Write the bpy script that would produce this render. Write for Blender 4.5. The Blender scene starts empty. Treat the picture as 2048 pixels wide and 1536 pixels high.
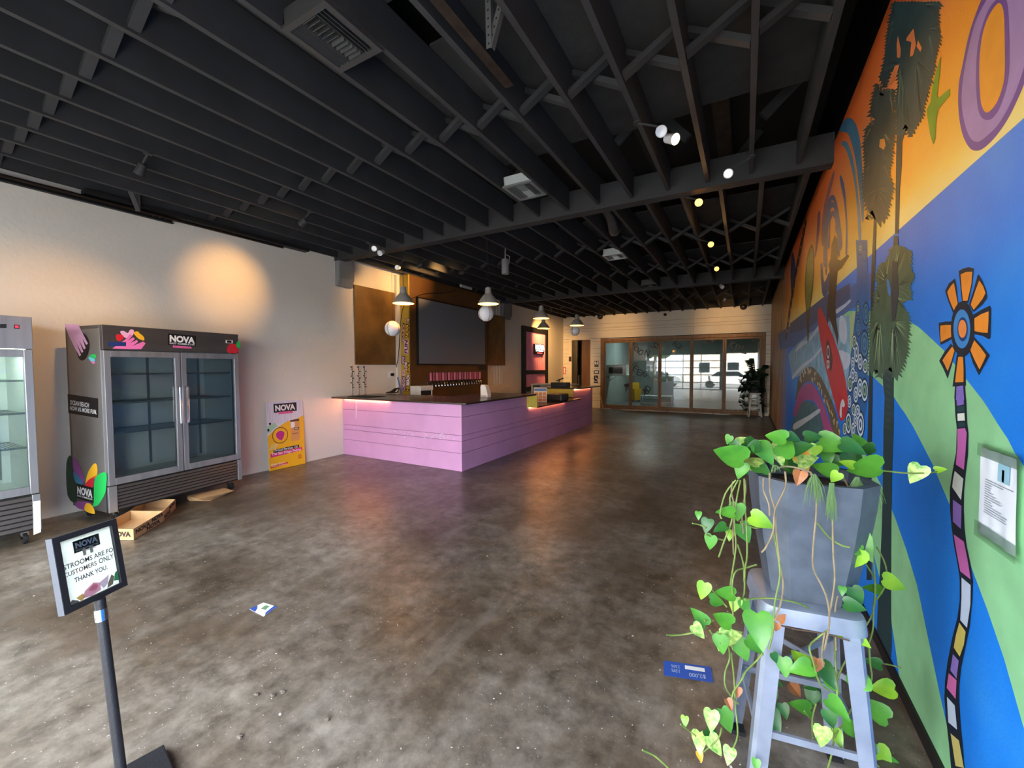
import bpy, bmesh, math, random
import numpy as np
from mathutils import Vector as V, Matrix
random.seed(7)
scene = bpy.context.scene
C = bpy.context.collection
# ---------------------------------------------------------------- camera
FPX, CAMH = 824.63, 1.62
def _axes(yaw, pit, rol):
    c, s = math.cos, math.sin
    fwd = np.array([-s(yaw)*c(pit), c(yaw)*c(pit), -s(pit)])
    r0 = np.array([c(yaw), s(yaw), 0.]); u0 = np.cross(r0, fwd)
    return r0*c(rol)+u0*s(rol), -r0*s(rol)+u0*c(rol), fwd
RGT, UPV, FWD = _axes(.515221, .0401076, -.002486)
cam_d = bpy.data.cameras.new('camera'); cam = bpy.data.objects.new('camera', cam_d); C.objects.link(cam)
cam_d.sensor_width = 36; cam_d.lens = FPX*36/2048; cam_d.clip_start = .02; cam_d.clip_end = 300
cam.matrix_world = Matrix(((RGT[0], UPV[0], -FWD[0], 0), (RGT[1], UPV[1], -FWD[1], 0), (RGT[2], UPV[2], -FWD[2], CAMH), (0, 0, 0, 1)))
scene.camera = cam
# ---------------------------------------------------------------- world, sun, exposure
scene.view_settings.view_transform = 'Standard'; scene.view_settings.look = 'None'
scene.view_settings.gamma = 1; scene.view_settings.use_curve_mapping = False
scene.view_settings.exposure = 2.4
world = bpy.data.worlds.new('hazy_sky'); scene.world = world; world.use_nodes = True
bg = world.node_tree.nodes['Background']; bg.inputs[0].default_value = (.86, .93, 1, 1); bg.inputs[1].default_value = 3.0
sun_d = bpy.data.lights.new('sun', 'SUN'); sun_d.energy = 6.5; sun_d.angle = .03; sun_d.color = (1, .95, .86)
sun = bpy.data.objects.new('sun', sun_d); C.objects.link(sun)
sun.rotation_euler = V((-.35, -.62, -.85)).to_track_quat('-Z', 'Y').to_euler()
XR, XL, YB, YF = .70, -6.56, 15.9, -.8
for n, x0, x1 in (('door_portal', -6.5, -1.5), ('entrance_portal', -1.4, .65)):   # sampling portals in the front openings
    ld = bpy.data.lights.new(n, 'AREA'); ld.shape = 'RECTANGLE'; ld.size = x1-x0; ld.size_y = 2.55; ld.cycles.is_portal = True
    lo = bpy.data.objects.new(n, ld); C.objects.link(lo); lo.location = ((x0+x1)/2, YF-.15, 1.28); lo.rotation_euler = (math.pi/2, 0, 0)
# ---------------------------------------------------------------- helpers
def px(p, ax, val):
    """photo pixel -> world point on the plane coordinate[ax] = val"""
    d = RGT*((p[0]-1024)/FPX) - UPV*((p[1]-768)/FPX) + FWD
    o = np.array([0, 0, CAMH]); return V(o + d*((val-o[ax])/d[ax]))
def pxd(p, depth):
    d = RGT*((p[0]-1024)/FPX) - UPV*((p[1]-768)/FPX) + FWD
    return V(np.array([0, 0, CAMH]) + d*depth)
def lin(c):
    if isinstance(c, str): c = tuple(int(c[i:i+2], 16) for i in (0, 2, 4))
    if max(c) > 1: c = [x/255 for x in c]
    else: return tuple(c)+(1,)
    return tuple(x/12.92 if x <= .04045 else ((x+.055)/1.055)**2.4 for x in c)+(1,)
MATS = {}
def M(name, col=(128, 128, 128), rough=.6, metal=0, var=0, vscale=6, bump=0, bscale=60, emit=None, estr=0, spec=.5, col2=None, coat=0, stretch=None):
    if name in MATS: return MATS[name]
    m = bpy.data.materials.new(name); m.use_nodes = True; nt = m.node_tree; b = nt.nodes['Principled BSDF']
    b.inputs['Base Color'].default_value = lin(col); b.inputs['Roughness'].default_value = rough
    b.inputs['Metallic'].default_value = metal; b.inputs['Specular IOR Level'].default_value = spec
    if coat: b.inputs['Coat Weight'].default_value = coat; b.inputs['Coat Roughness'].default_value = .15
    if emit is not None: b.inputs['Emission Color'].default_value = lin(emit); b.inputs['Emission Strength'].default_value = estr
    if var or bump:
        tc = nt.nodes.new('ShaderNodeNewGeometry'); mp = nt.nodes.new('ShaderNodeMapping')
        nt.links.new(tc.outputs['Position'], mp.inputs[0])
        if stretch: mp.inputs['Scale'].default_value = stretch
    if var:
        n = nt.nodes.new('ShaderNodeTexNoise'); n.inputs['Scale'].default_value = vscale; n.inputs['Detail'].default_value = 6
        nt.links.new(mp.outputs[0], n.inputs['Vector'])
        r = nt.nodes.new('ShaderNodeValToRGB'); nt.links.new(n.outputs['Fac'], r.inputs[0])
        c = lin(col); d = lin(col2) if col2 else tuple(x*(1-var) for x in c[:3])+(1,)
        e = c if col2 else tuple(min(1, x*(1+var*.6)) for x in c[:3])+(1,)
        r.color_ramp.elements[0].position = .3; r.color_ramp.elements[1].position = .7
        r.color_ramp.elements[0].color = d; r.color_ramp.elements[1].color = e
        nt.links.new(r.outputs[0], b.inputs['Base Color'])
    if bump:
        n2 = nt.nodes.new('ShaderNodeTexNoise'); n2.inputs['Scale'].default_value = bscale; n2.inputs['Detail'].default_value = 4
        nt.links.new(mp.outputs[0], n2.inputs['Vector'])
        bp = nt.nodes.new('ShaderNodeBump'); bp.inputs['Strength'].default_value = bump; bp.inputs['Distance'].default_value = .01
        nt.links.new(n2.outputs['Fac'], bp.inputs['Height']); nt.links.new(bp.outputs[0], b.inputs['Normal'])
    MATS[name] = m; return m
def pane_mat(name, tint, refl, rough=.02, opac=0, opc=(200, 210, 205)):
    if name in MATS: return MATS[name]
    m = bpy.data.materials.new(name); m.use_nodes = True; nt = m.node_tree; nt.nodes.clear()
    out = nt.nodes.new('ShaderNodeOutputMaterial'); t = nt.nodes.new('ShaderNodeBsdfTransparent'); g = nt.nodes.new('ShaderNodeBsdfGlossy')
    t.inputs[0].default_value = lin(tint); g.inputs['Roughness'].default_value = rough
    fr = nt.nodes.new('ShaderNodeFresnel'); fr.inputs[0].default_value = 1.5
    ad = nt.nodes.new('ShaderNodeMath'); ad.operation = 'MULTIPLY_ADD'; ad.inputs[1].default_value = 1; ad.inputs[2].default_value = refl; ad.use_clamp = True
    nt.links.new(fr.outputs[0], ad.inputs[0]); mx = nt.nodes.new('ShaderNodeMixShader')
    nt.links.new(ad.outputs[0], mx.inputs[0]); nt.links.new(t.outputs[0], mx.inputs[1]); nt.links.new(g.outputs[0], mx.inputs[2])
    last = mx
    if opac:
        d = nt.nodes.new('ShaderNodeBsdfDiffuse'); d.inputs[0].default_value = lin(opc); mx2 = nt.nodes.new('ShaderNodeMixShader'); mx2.inputs[0].default_value = opac
        nt.links.new(mx.outputs[0], mx2.inputs[1]); nt.links.new(d.outputs[0], mx2.inputs[2]); last = mx2
    nt.links.new(last.outputs[0], out.inputs[0]); MATS[name] = m; return m
class MB:
    """collects shapes for one mesh"""
    def __init__(s): s.v = []; s.f = []; s.m = []; s.mi = 0
    def add(s, vs, fs):
        o = len(s.v); s.v += [tuple(v) for v in vs]; s.f += [tuple(i+o for i in f) for f in fs]; s.m += [s.mi]*len(fs); return s
    def box(s, a, b, rot=None, org=None):
        (x0, y0, z0), (x1, y1, z1) = a, b
        vs = [V(p) for p in ((x0, y0, z0), (x1, y0, z0), (x1, y1, z0), (x0, y1, z0), (x0, y0, z1), (x1, y0, z1), (x1, y1, z1), (x0, y1, z1))]
        if rot is not None: vs = [(org or V((0, 0, 0)))+rot@v for v in vs]
        return s.add(vs, [(0, 3, 2, 1), (4, 5, 6, 7), (0, 1, 5, 4), (1, 2, 6, 5), (2, 3, 7, 6), (3, 0, 4, 7)])
    def bar(s, p, q, w, h, up=(0, 0, 1)):
        p, q = V(p), V(q); d = (q-p).normalized(); u = V(up)
        if abs(d.dot(u)) > .98: u = V((1, 0, 0))
        r = d.cross(u).normalized(); u = r.cross(d)
        vs = [e+r*(i*w/2)+u*(j*h/2) for e in (p, q) for i, j in ((-1, -1), (1, -1), (1, 1), (-1, 1))]
        return s.add(vs, [(0, 3, 2, 1), (4, 5, 6, 7), (0, 1, 5, 4), (1, 2, 6, 5), (2, 3, 7, 6), (3, 0, 4, 7)])
    def tube(s, pts, r, n=8, caps=True):
        pts = [V(p) for p in pts]; rs = r if isinstance(r, (list, tuple)) else [r]*len(pts)
        vs = []; fs = []; prev = None
        for i, p in enumerate(pts):
            d = (pts[min(i+1, len(pts)-1)]-pts[max(i-1, 0)]).normalized()
            if prev is None: a = d.orthogonal().normalized()
            else: a = (prev-d*prev.dot(d)); a = a.normalized() if a.length > 1e-6 else d.orthogonal().normalized()
            prev = a; b = d.cross(a)
            vs += [p+(a*math.cos(t)+b*math.sin(t))*rs[i] for t in (2*math.pi*k/n for k in range(n))]
        for i in range(len(pts)-1):
            for k in range(n): fs.append((i*n+k, i*n+(k+1) % n, (i+1)*n+(k+1) % n, (i+1)*n+k))
        if caps: fs += [tuple(range(n))[::-1], tuple((len(pts)-1)*n+k for k in range(n))]
        return s.add(vs, fs)
    def lathe(s, prof, n=24, org=(0, 0, 0), axis=None, cap0=False, cap1=False):
        q = V((0, 0, 1)).rotation_difference(V(axis)) if axis is not None else None
        vs = []; fs = []
        for r, z in prof:
            for k in range(n):
                p = V((r*math.cos(2*math.pi*k/n), r*math.sin(2*math.pi*k/n), z)); p = q@p if q else p; vs.append(V(org)+p)
        for i in range(len(prof)-1):
            for k in range(n): fs.append((i*n+k, i*n+(k+1) % n, (i+1)*n+(k+1) % n, (i+1)*n+k))
        if cap0: fs.append(tuple(range(n))[::-1])
        if cap1: fs.append(tuple((len(prof)-1)*n+k for k in range(n)))
        return s.add(vs, fs)
    def prism(s, poly, d):
        poly = [V(p) for p in poly]; d = V(d); n = len(poly)
        return s.add(poly+[p+d for p in poly], [tuple(range(n)), tuple(range(2*n-1, n-1, -1))]+[(i, i+n, (i+1) % n+n, (i+1) % n) for i in range(n)])
    def poly(s, pts): return s.add(pts, [tuple(range(len(pts)))])
    def sphere(s, c, r, n=16, sc=(1, 1, 1)):
        prof = [(math.sin(math.pi*i/n), -math.cos(math.pi*i/n)) for i in range(n+1)]
        vs = []; fs = []; m = n*2
        for a, z in prof: vs += [V(c)+V((r*sc[0]*a*math.cos(2*math.pi*k/m), r*sc[1]*a*math.sin(2*math.pi*k/m), r*sc[2]*z)) for k in range(m)]
        for i in range(n):
            for k in range(m): fs.append((i*m+k, i*m+(k+1) % m, (i+1)*m+(k+1) % m, (i+1)*m+k))
        return s.add(vs, fs)
    def mesh(s, name, mats, smooth=False, inv=None):
        me = bpy.data.meshes.new(name)
        vs = [inv@V(v) for v in s.v] if inv is not None else s.v
        me.from_pydata([tuple(v) for v in vs], [], s.f)
        for m in (mats if isinstance(mats, (list, tuple)) else [mats]): me.materials.append(m)
        me.polygons.foreach_set('material_index', s.m)
        bm = bmesh.new(); bm.from_mesh(me); bmesh.ops.recalc_face_normals(bm, faces=bm.faces); bm.to_mesh(me); bm.free()
        if smooth:
            me.polygons.foreach_set('use_smooth', [True]*len(me.polygons))
            try: me.set_sharp_from_angle(angle=math.radians(40))
            except Exception: pass
        me.update(); return me
    def build(s, name, mats, parent=None, smooth=False, world=True, bevel=0):
        inv = MW[parent.name].inverted() if (parent is not None and world) else None
        o = bpy.data.objects.new(name, s.mesh(name, mats, smooth, inv)); C.objects.link(o)
        if parent is not None: o.parent = parent
        MW[o.name] = MW[parent.name].copy() if parent is not None else Matrix()
        if bevel:
            b = o.modifiers.new('bevel', 'BEVEL'); b.width = bevel; b.segments = 2; b.limit_method = 'ANGLE'
        return o
MW = {}
def tag(o, label, cat, group=None):
    o['label'] = label; o['category'] = cat
    if group: o['group'] = group
    return o
def thing(name, label, cat, loc=(0, 0, 0), rotz=0, group=None):
    o = bpy.data.objects.new(name, None); C.objects.link(o); o.empty_display_size = .1
    o.location = loc; o.rotation_euler = (0, 0, rotz); MW[o.name] = Matrix.Translation(V(loc))@Matrix.Rotation(rotz, 4, 'Z')
    return tag(o, label, cat, group)
def struct(o): o['kind'] = 'structure'; return o
def place(me, name, parent, loc, rot=None, sc=None):
    """another object on shared mesh data, child of parent, local coordinates"""
    o = bpy.data.objects.new(name, me); C.objects.link(o); o.parent = parent; o.location = loc
    if rot is not None: o.rotation_euler = rot
    if sc is not None: o.scale = sc
    return o
def copy_tree(o, parent=None):
    c = o.copy(); C.objects.link(c); c.parent = parent; MW[c.name] = MW.get((parent or o).name, Matrix()).copy()
    for ch in list(o.children): copy_tree(ch, c)
    return c
_tc = {}
def text_geo(s, bold=0):
    k = (s, bold)
    if k not in _tc:
        cu = bpy.data.curves.new('lettering', 'FONT'); cu.body = s; cu.resolution_u = 3; cu.offset = bold; cu.space_line = .9
        ob = bpy.data.objects.new('lettering', cu); C.objects.link(ob)
        dg = bpy.context.evaluated_depsgraph_get(); me = bpy.data.meshes.new_from_object(ob.evaluated_get(dg))
        vs = [v.co.copy() for v in me.vertices]; fs = [tuple(p.vertices) for p in me.polygons]
        bpy.data.objects.remove(ob); bpy.data.curves.remove(cu); bpy.data.meshes.remove(me)
        xs = [v.x for v in vs]; ys = [v.y for v in vs]; _tc[k] = (vs, fs, min(xs), max(xs), min(ys), max(ys))
    return _tc[k]
def put_text(mb, s, quad, bold=.02):
    """lettering stretched over quad = (top left, top right, bottom left) world points"""
    vs, fs, x0, x1, y0, y1 = text_geo(s, bold); tl, tr, bl = map(V, quad)
    return mb.add([tl+(tr-tl)*((v.x-x0)/(x1-x0))+(bl-tl)*((y1-v.y)/(y1-y0)) for v in vs], fs)
def smooth_closed(pts, k=4, closed=True):
    out = []; n = len(pts)
    for i in range(n if closed else n-1):
        g = (lambda j: pts[j % n]) if closed else (lambda j: pts[max(0, min(n-1, j))])
        p0, p1, p2, p3 = g(i-1), g(i), g(i+1), g(i+2)
        for q in range(k):
            t = q/k
            out.append(tuple(.5*(2*b+(c-a)*t+(2*a-5*b+4*c-d)*t*t+(3*b-a-3*c+d)*t**3) for a, b, c, d in zip(p0, p1, p2, p3)))
    if not closed: out.append(tuple(pts[-1]))
    return out
# ================================================================ structure
def floor_mat():
    m = bpy.data.materials.new('polished_concrete'); m.use_nodes = True; nt = m.node_tree; b = nt.nodes['Principled BSDF']; L = nt.links.new
    g = nt.nodes.new('ShaderNodeNewGeometry')
    def noise(scale, detail, stretch=None, rot=0, rough=.55):
        mp = nt.nodes.new('ShaderNodeMapping'); L(g.outputs['Position'], mp.inputs[0])
        if stretch: mp.inputs['Scale'].default_value = stretch
        mp.inputs['Rotation'].default_value = (0, 0, rot)
        n = nt.nodes.new('ShaderNodeTexNoise'); n.inputs['Scale'].default_value = scale; n.inputs['Detail'].default_value = detail; n.inputs['Roughness'].default_value = rough
        L(mp.outputs[0], n.inputs['Vector']); return n.outputs['Fac']
    def ramp(f, *st):
        r = nt.nodes.new('ShaderNodeValToRGB'); L(f, r.inputs[0]); e = r.color_ramp.elements
        while len(e) < len(st): e.new(.5)
        for i, (p, c) in enumerate(st): e[i].position = p; e[i].color = lin(c)
        return r.outputs[0]
    def mix(f, a, c, mode='MIX'):
        x = nt.nodes.new('ShaderNodeMix'); x.data_type = 'RGBA'; x.blend_type = mode
        if isinstance(f, float): x.inputs[0].default_value = f
        else: L(f, x.inputs[0])
        L(a, x.inputs[6]); L(c, x.inputs[7]) if not isinstance(c, tuple) else setattr(x.inputs[7], 'default_value', c)
        return x.outputs[2]
    base = ramp(noise(.7, 10, rough=.68), (.32, (80, 65, 51)), (.45, (114, 102, 88)), (.56, (140, 131, 120)), (.70, (168, 161, 151)))
    fine = ramp(noise(9, 10, rough=.7), (.32, (128, 122, 116)), (.66, (252, 250, 248)))
    c1 = mix(.85, base, fine, 'MULTIPLY')
    streak = ramp(noise(4, 7, (1, .25, 1), .9), (.55, (0, 0, 0)), (.72, (255, 255, 255)))
    sc = nt.nodes.new('ShaderNodeMath'); sc.operation = 'MULTIPLY'; sc.inputs[1].default_value = .18; L(streak, sc.inputs[0])
    c2 = mix(sc.outputs[0], c1, lin((196, 190, 182)))
    dark = ramp(noise(1.1, 9, (1, .8, 1), 1.9), (.52, (0, 0, 0)), (.66, (255, 255, 255)))
    dk = nt.nodes.new('ShaderNodeMath'); dk.operation = 'MULTIPLY'; dk.inputs[1].default_value = .6; L(dark, dk.inputs[0])
    c3 = mix(dk.outputs[0], c2, lin((88, 72, 58)))
    speck = ramp(noise(70, 2), (.70, (0, 0, 0)), (.74, (255, 255, 255)))
    c5 = mix(speck, c3, lin((214, 208, 198)))
    L(c5, b.inputs['Base Color'])
    rr = nt.nodes.new('ShaderNodeMapRange'); rr.inputs[3].default_value = .24; rr.inputs[4].default_value = .44; L(noise(3, 6), rr.inputs[0]); L(rr.outputs[0], b.inputs['Roughness'])
    bp = nt.nodes.new('ShaderNodeBump'); bp.inputs['Strength'].default_value = .05; bp.inputs['Distance'].default_value = .01; L(noise(24, 4), bp.inputs['Height']); L(bp.outputs[0], b.inputs['Normal'])
    return m
plaster = M('cream_plaster', (226, 219, 206), .85, var=.07, vscale=.8, bump=.25, bscale=22)
ceilblk = M('charcoal_paint', (50, 50, 51), .75, var=.25, vscale=3)
deckm = M('grey_deck_board', (52, 51, 50), .9, var=.3, vscale=4, bump=.4, bscale=40)
blackm = M('black_paint', (14, 14, 16), .6); darkhole = M('attic_dark', (30, 26, 22), .9)
struct(MB().box((XL-.2, YF-.15, -.2), (XR+.2, YB+.15, 0)).build('floor', floor_mat()))
wl = struct(MB().box((XL-.2, YF-.15, 0), (XL, YB+6, 4.6)).build('wall_left', plaster))
# ---- ceiling: roof slab, joists, beams, bridging, deck boards
ceil = struct(MB().box((XL-.2, YF-.3, 4.45), (XR+.2, YB+6.3, 4.6)).build('ceiling', darkhole))
BAYS = [(YF, 5.02, .42, 18), (5.17, 10.85, .53, 18), (11.0, YB, .45, 18)]
SP = .4064
for y0, y1, xs, n in BAYS:
    jm = MB().box((-.02, y0, 3.62), (.02, y1, 3.90)).mesh('joist', ceilblk)
    for k in range(n):
        if xs-k*SP > XL+.02: place(jm, 'joist', ceil, (xs-k*SP, 0, 0))
for y in (5.02, 10.85):
    MB().box((XL, y, 3.57), (XR, y+.15, 3.86)).build('cross_beam', ceilblk, ceil)
bolt = M('bolt_steel', (70, 69, 68), .4, .6)
w = SP-.04
def brace_mesh(flip):
    a, b = (3.655, 3.865) if not flip else (3.865, 3.655)
    return MB().bar((-w/2-.004, 0, a), (w/2+.004, 0, b), .04, .062, (0, 1, 0)).mesh('bridging_brace', ceilblk)
bA, bB = brace_mesh(0), brace_mesh(1)
for (y0, y1, xs, n), rows in zip(BAYS, ((1.15, 3.02), (7.15, 9.3), (13.4,))):
    for y in rows:
        for k in range(n-1):
            cx = xs-(k+.5)*SP
            if cx-SP/2 > XL:
                place(bA, 'bridging_brace', ceil, (cx, y-.045, 0)); place(bB, 'bridging_brace', ceil, (cx, y+.045, 0))
def deck(xa, xb, y0, y1): MB().box((xa, y0, 3.905), (xb, y1, 3.925)).build('deck_board', deckm, ceil)
for k in range(17):
    x1 = .42-k*SP-.02; x0 = x1-w
    if k == 5: deck(x0, x1, YF, 1.95); deck(x0, x1, 2.35, 4.1)
    elif k in (1, 4, 7): deck(x0, x1, YF, 4.05)
    else: deck(x0, x1, YF, 4.12)
    if k > 9: deck(x0, x1, 4.15, 5.0)
    x1 = .53-k*SP-.02; x0 = x1-w
    deck(x0, x1, 6.34, 7.42); deck(x0, x1, 8.85, 9.75)
    if k > 7: deck(x0, x1, 5.2, 6.3)
    x1 = .45-k*SP-.02; x0 = x1-w
    deck(x0, x1, 11.2, 12.3); deck(x0, x1, 13.0, 15.8)
for x, y, dx in ((-1.4, 4.55, .5), (-.55, 4.6, -.4), (.1, 4.55, .5), (-2.6, 4.6, .45), (-.3, 5.75, .4), (-1.6, 5.8, -.4), (-.9, 8.1, .4), (-2.2, 8.2, .4)):
    MB().bar((x, y, 3.93), (x+dx, y+.1, 4.44), .04, .09).build('attic_strut', ceilblk, ceil)
for x in (-.25, -1.05, -2.1, -3.1): MB().box((x-.1, 4.15, 4.3), (x+.06, 8.5, 4.44)).build('attic_rafter', M('raw_rafter', (52, 42, 32), .8, var=.4, vscale=9), ceil)
# beam-end pockets on the left wall
conc = M('grey_concrete_block', (132, 132, 130), .85, var=.12, vscale=5, bump=.3)
for y0, y1, lab in ((5.03, 5.36, 'grey concrete beam pocket above the brown board on cream wall'), (10.87, 11.4, 'grey concrete beam pocket beside the white conduits')):
    b = MB().prism([(XL, y0, 3.62), (XL+.12, y0, 3.62), (XL+.12, y0, 3.26), (XL+.06, y0, 3.12), (XL, y0, 3.12)], (0, y1-y0, 0)).build('beam_pocket', conc, bevel=.008)
    tag(b, lab, 'corbel')
# ---- right wall with mural paint (flat paint, layers follow in the mural section)
def mural_base():
    m = bpy.data.materials.new('mural_sky_and_sea_paint'); m.use_nodes = True; nt = m.node_tree; b = nt.nodes['Principled BSDF']; L = nt.links.new
    g = nt.nodes.new('ShaderNodeNewGeometry'); sx = nt.nodes.new('ShaderNodeSeparateXYZ'); L(g.outputs['Position'], sx.inputs[0])
    def noise(scale, stretch):
        mp = nt.nodes.new('ShaderNodeMapping'); L(g.outputs['Position'], mp.inputs[0]); mp.inputs['Scale'].default_value = stretch
        n = nt.nodes.new('ShaderNodeTexNoise'); n.inputs['Scale'].default_value = scale; n.inputs['Detail'].default_value = 5; L(mp.outputs[0], n.inputs['Vector']); return n.outputs['Fac']
    def math_(op, a, c):
        n = nt.nodes.new('ShaderNodeMath'); n.operation = op
        for i, x in enumerate((a, c)):
            if isinstance(x, (int, float)): n.inputs[i].default_value = x
            else: L(x, n.inputs[i])
        return n.outputs[0]
    def ramp(f, st):
        r = nt.nodes.new('ShaderNodeValToRGB'); L(f, r.inputs[0]); e = r.color_ramp.elements
        while len(e) < len(st): e.new(.5)
        for i, (p, c) in enumerate(st): e[i].position = p; e[i].color = lin(c)
        return r.outputs[0]
    def mix(f, a, c):
        x = nt.nodes.new('ShaderNodeMix'); x.data_type = 'RGBA'; L(f, x.inputs[0]); L(a, x.inputs[6]); L(c, x.inputs[7]); return x.outputs[2]
    h = math_('ADD', math_('DIVIDE', math_('SUBTRACT', sx.outputs[2], 2.35), 1.41), math_('MULTIPLY', math_('SUBTRACT', noise(1.2, (1, 1, 2.5)), .5), .30))
    sky = ramp(h, [(0, (246, 226, 142)), (.10, (250, 208, 96)), (.25, (246, 172, 48)), (.45, (244, 156, 48)), (.62, (244, 146, 84)), (.80, (236, 122, 58)), (1, (222, 98, 40))])
    sea = ramp(noise(1.1, (1, 1, 1)), [(.3, (24, 112, 214)), (.55, (26, 128, 230)), (.75, (52, 150, 234))])
    under = math_('LESS_THAN', sx.outputs[2], 2.35); c = mix(under, sky, sea)
    # the far end of the wall: vertical timber-coloured strips
    st = ramp(noise(5, (1, 1.6, .12)), [(.25, (52, 40, 34)), (.40, (120, 92, 58)), (.52, (186, 146, 96)), (.62, (150, 104, 62)), (.78, (64, 56, 60))])
    far = nt.nodes.new('ShaderNodeMapRange'); far.inputs[1].default_value = 9.2; far.inputs[2].default_value = 11.2; L(sx.outputs[1], far.inputs[0]); c = mix(far.outputs[0], c, st)
    top = math_('GREATER_THAN', sx.outputs[2], 3.76); blk = nt.nodes.new('ShaderNodeRGB'); blk.outputs[0].default_value = lin((10, 10, 11)); c = mix(top, c, blk.outputs[0])
    L(c, b.inputs['Base Color']); b.inputs['Roughness'].default_value = .5; b.inputs['Specular IOR Level'].default_value = .3
    bp = nt.nodes.new('ShaderNodeBump'); bp.inputs['Strength'].default_value = .12; bp.inputs['Distance'].default_value = .01; L(noise(60, (1, 1, 1)), bp.inputs['Height']); L(bp.outputs[0], b.inputs['Normal'])
    return m
wr = struct(MB().box((XR, YF-.15, 0), (XR+.2, YB+6, 4.6)).build('wall_right', mural_base()))
struct(MB().box((XR-.012, YF, 0), (XR, YB, .065)).build('baseboard_right', blackm))
# ---- back wall: shiplap planks round the folding glass wall and the hallway door
wback = struct(MB().box((XL, YB, 2.76), (XR, YB+.12, 4.45)).box((XL, YB, 0), (-6.32, YB+.12, 2.76)).box((-5.37, YB, 0), (-4.98, YB+.12, 2.76)).box((.56, YB, 0), (XR, YB+.12, 2.76)).build('wall_back', M('shiplap_groove', (70, 66, 58), .9)))
ship = M('cream_shiplap_paint', (232, 226, 210), .6, var=.05, vscale=3)
def planks(segs, z0, z1, parent, mat, axis_fn, widths, thick=.014, gap=.007):
    z = z0; i = 0
    while z < z1-.02:
        zt = min(z+widths[i % len(widths)], z1); i += 1
        for a, b in segs: axis_fn(a, b, z+gap/2, zt-gap/2, thick)
        z = zt
def bp_(a, b, z0, z1, t): MB().box((a, YB-t, z0), (b, YB, z1)).build('plank', ship, wback)
planks([(XL, -6.32), (-5.37, -4.985), (.565, XR)], 0, 2.755, wback, ship, bp_, [.29, .11, .18, .29, .12, .19])
planks([(XL, -1.62), (-1.615, XR)], 2.76, 3.66, wback, ship, bp_, [.30, .10, .16, .34])
bronze = M('bronze_stained_wood', (138, 102, 62), .45, var=.3, vscale=12, stretch=(1, 1, .2), spec=.4)
glass_back = pane_mat('coated_glass', (206, 218, 214), .10)
win = thing('window_1', 'five panel folding glass wall in a bronze wood frame', 'window', (-2.2, YB, 0)); del win['category'], win['label']; struct(win)
MB().box((-4.98, YB-.03, 0), (-4.84, YB+.1, 2.74)).box((.45, YB-.03, 0), (.56, YB+.1, 2.74)).box((-4.84, YB-.03, 2.63), (.45, YB+.1, 2.74)).box((-4.84, YB-.03, 0), (.45, YB+.1, .07)).build('outer_frame', bronze, win, bevel=.006)
edges = [-4.84, -3.81, -2.755, -1.67, -.635, .45]
for a, b in zip(edges, edges[1:]):
    s = MB().box((a+.004, YB, .075), (a+.058, YB+.06, 2.625)).box((b-.058, YB, .075), (b-.004, YB+.06, 2.625)).box((a+.058, YB, 2.56), (b-.058, YB+.06, 2.625)).box((a+.058, YB, .075), (b-.058, YB+.06, .16)).build('sash', bronze, win, bevel=.004)
    MB().poly([(a+.058, YB+.03, .16), (b-.058, YB+.03, .16), (b-.058, YB+.03, 2.56), (a+.058, YB+.03, 2.56)]).build('pane', glass_back, s)
# dark letters painted on the panes
lm = M('painted_letter_ink', (38, 44, 48), .5)
zq = lambda x, y: (1190+x/5.689, 660+y/5.689)
def glass_letter(ch, cx, cy, size, ang):
    c = px(zq(cx, cy), 1, YB+.024); a = math.radians(ang); r = V((math.cos(a), 0, -math.sin(a))); u = V((math.sin(a), 0, math.cos(a))); s = size
    mb = MB(); put_text(mb, ch, (c-r*s*.35+u*s*.5, c+r*s*.35+u*s*.5, c-r*s*.35-u*s*.5), .01); mb.build('painted_letter', lm, win)
for a in (('N', 452, 180, .20, 40), ('O', 470, 215, .20, 40), ('V', 495, 240, .20, 35), ('O', 522, 255, .22, 30), ('N', 594, 262, .24, 18), ('N', 668, 195, .2, -30), ('O', 690, 175, .2, -35), ('V', 703, 150, .2, -40), ('A', 910, 148, .22, 25), ('C', 948, 178, .2, 35), ('E', 975, 195, .16, 40),
          ('Y', 1215, 165, .24, -30), ('E', 1268, 130, .18, -25), ('S', 1300, 118, .16, -15), ('I', 1330, 112, .16, 0), ('P', 1620, 210, .24, 20), ('L', 1700, 225, .26, 15), ('K', 1560, 170, .22, 30), ('C', 1820, 110, .24, -40), ('U', 1760, 185, .14, -20),
          ('W', 448, 395, .26, 45), ('E', 462, 440, .24, 40), ('E', 500, 482, .24, 20), ('A', 540, 497, .24, 8), ('S', 575, 500, .2, -5), ('I', 360, 630, .18, 80), ('N', 366, 655, .18, 80), ('C', 372, 685, .18, 80), ('T', 560, 712, .22, 0), ('E', 585, 695, .22, -25), ('D', 605, 665, .24, -35)): glass_letter(*a)
# hallway door
dr = thing('door_1', 'x', 'door', (-5.85, YB, 0)); del dr['category'], dr['label']; struct(dr)
MB().box((-6.32, YB-.02, 0), (-6.19, YB+.1, 2.76)).box((-6.19, YB-.02, 2.72), (-5.37, YB+.1, 2.76)).box((-5.40, YB-.01, 0), (-5.37, YB+.1, 2.72)).build('jamb', ship, dr)
MB().box((-6.19, YB+.04, .01), (-5.84, YB+.055, 2.70)).build('glass_leaf', pane_mat('smoked_glass', (120, 122, 120), .12), dr)
MB().box((-5.80, YB+.10, 0), (-5.41, YB+.14, 2.72)).build('wood_leaf', M('hallway_brown_wood', (110, 76, 48), .5, var=.3, vscale=8, stretch=(1, 1, .15)), dr)
MB().tube([(-5.88, YB+.03, .75), (-5.88, YB-.03, .76), (-5.88, YB-.03, 1.28), (-5.88, YB+.03, 1.29)], .012).build('handle', M('brushed_steel', (190, 190, 188), .3, 1), dr, True)
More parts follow.
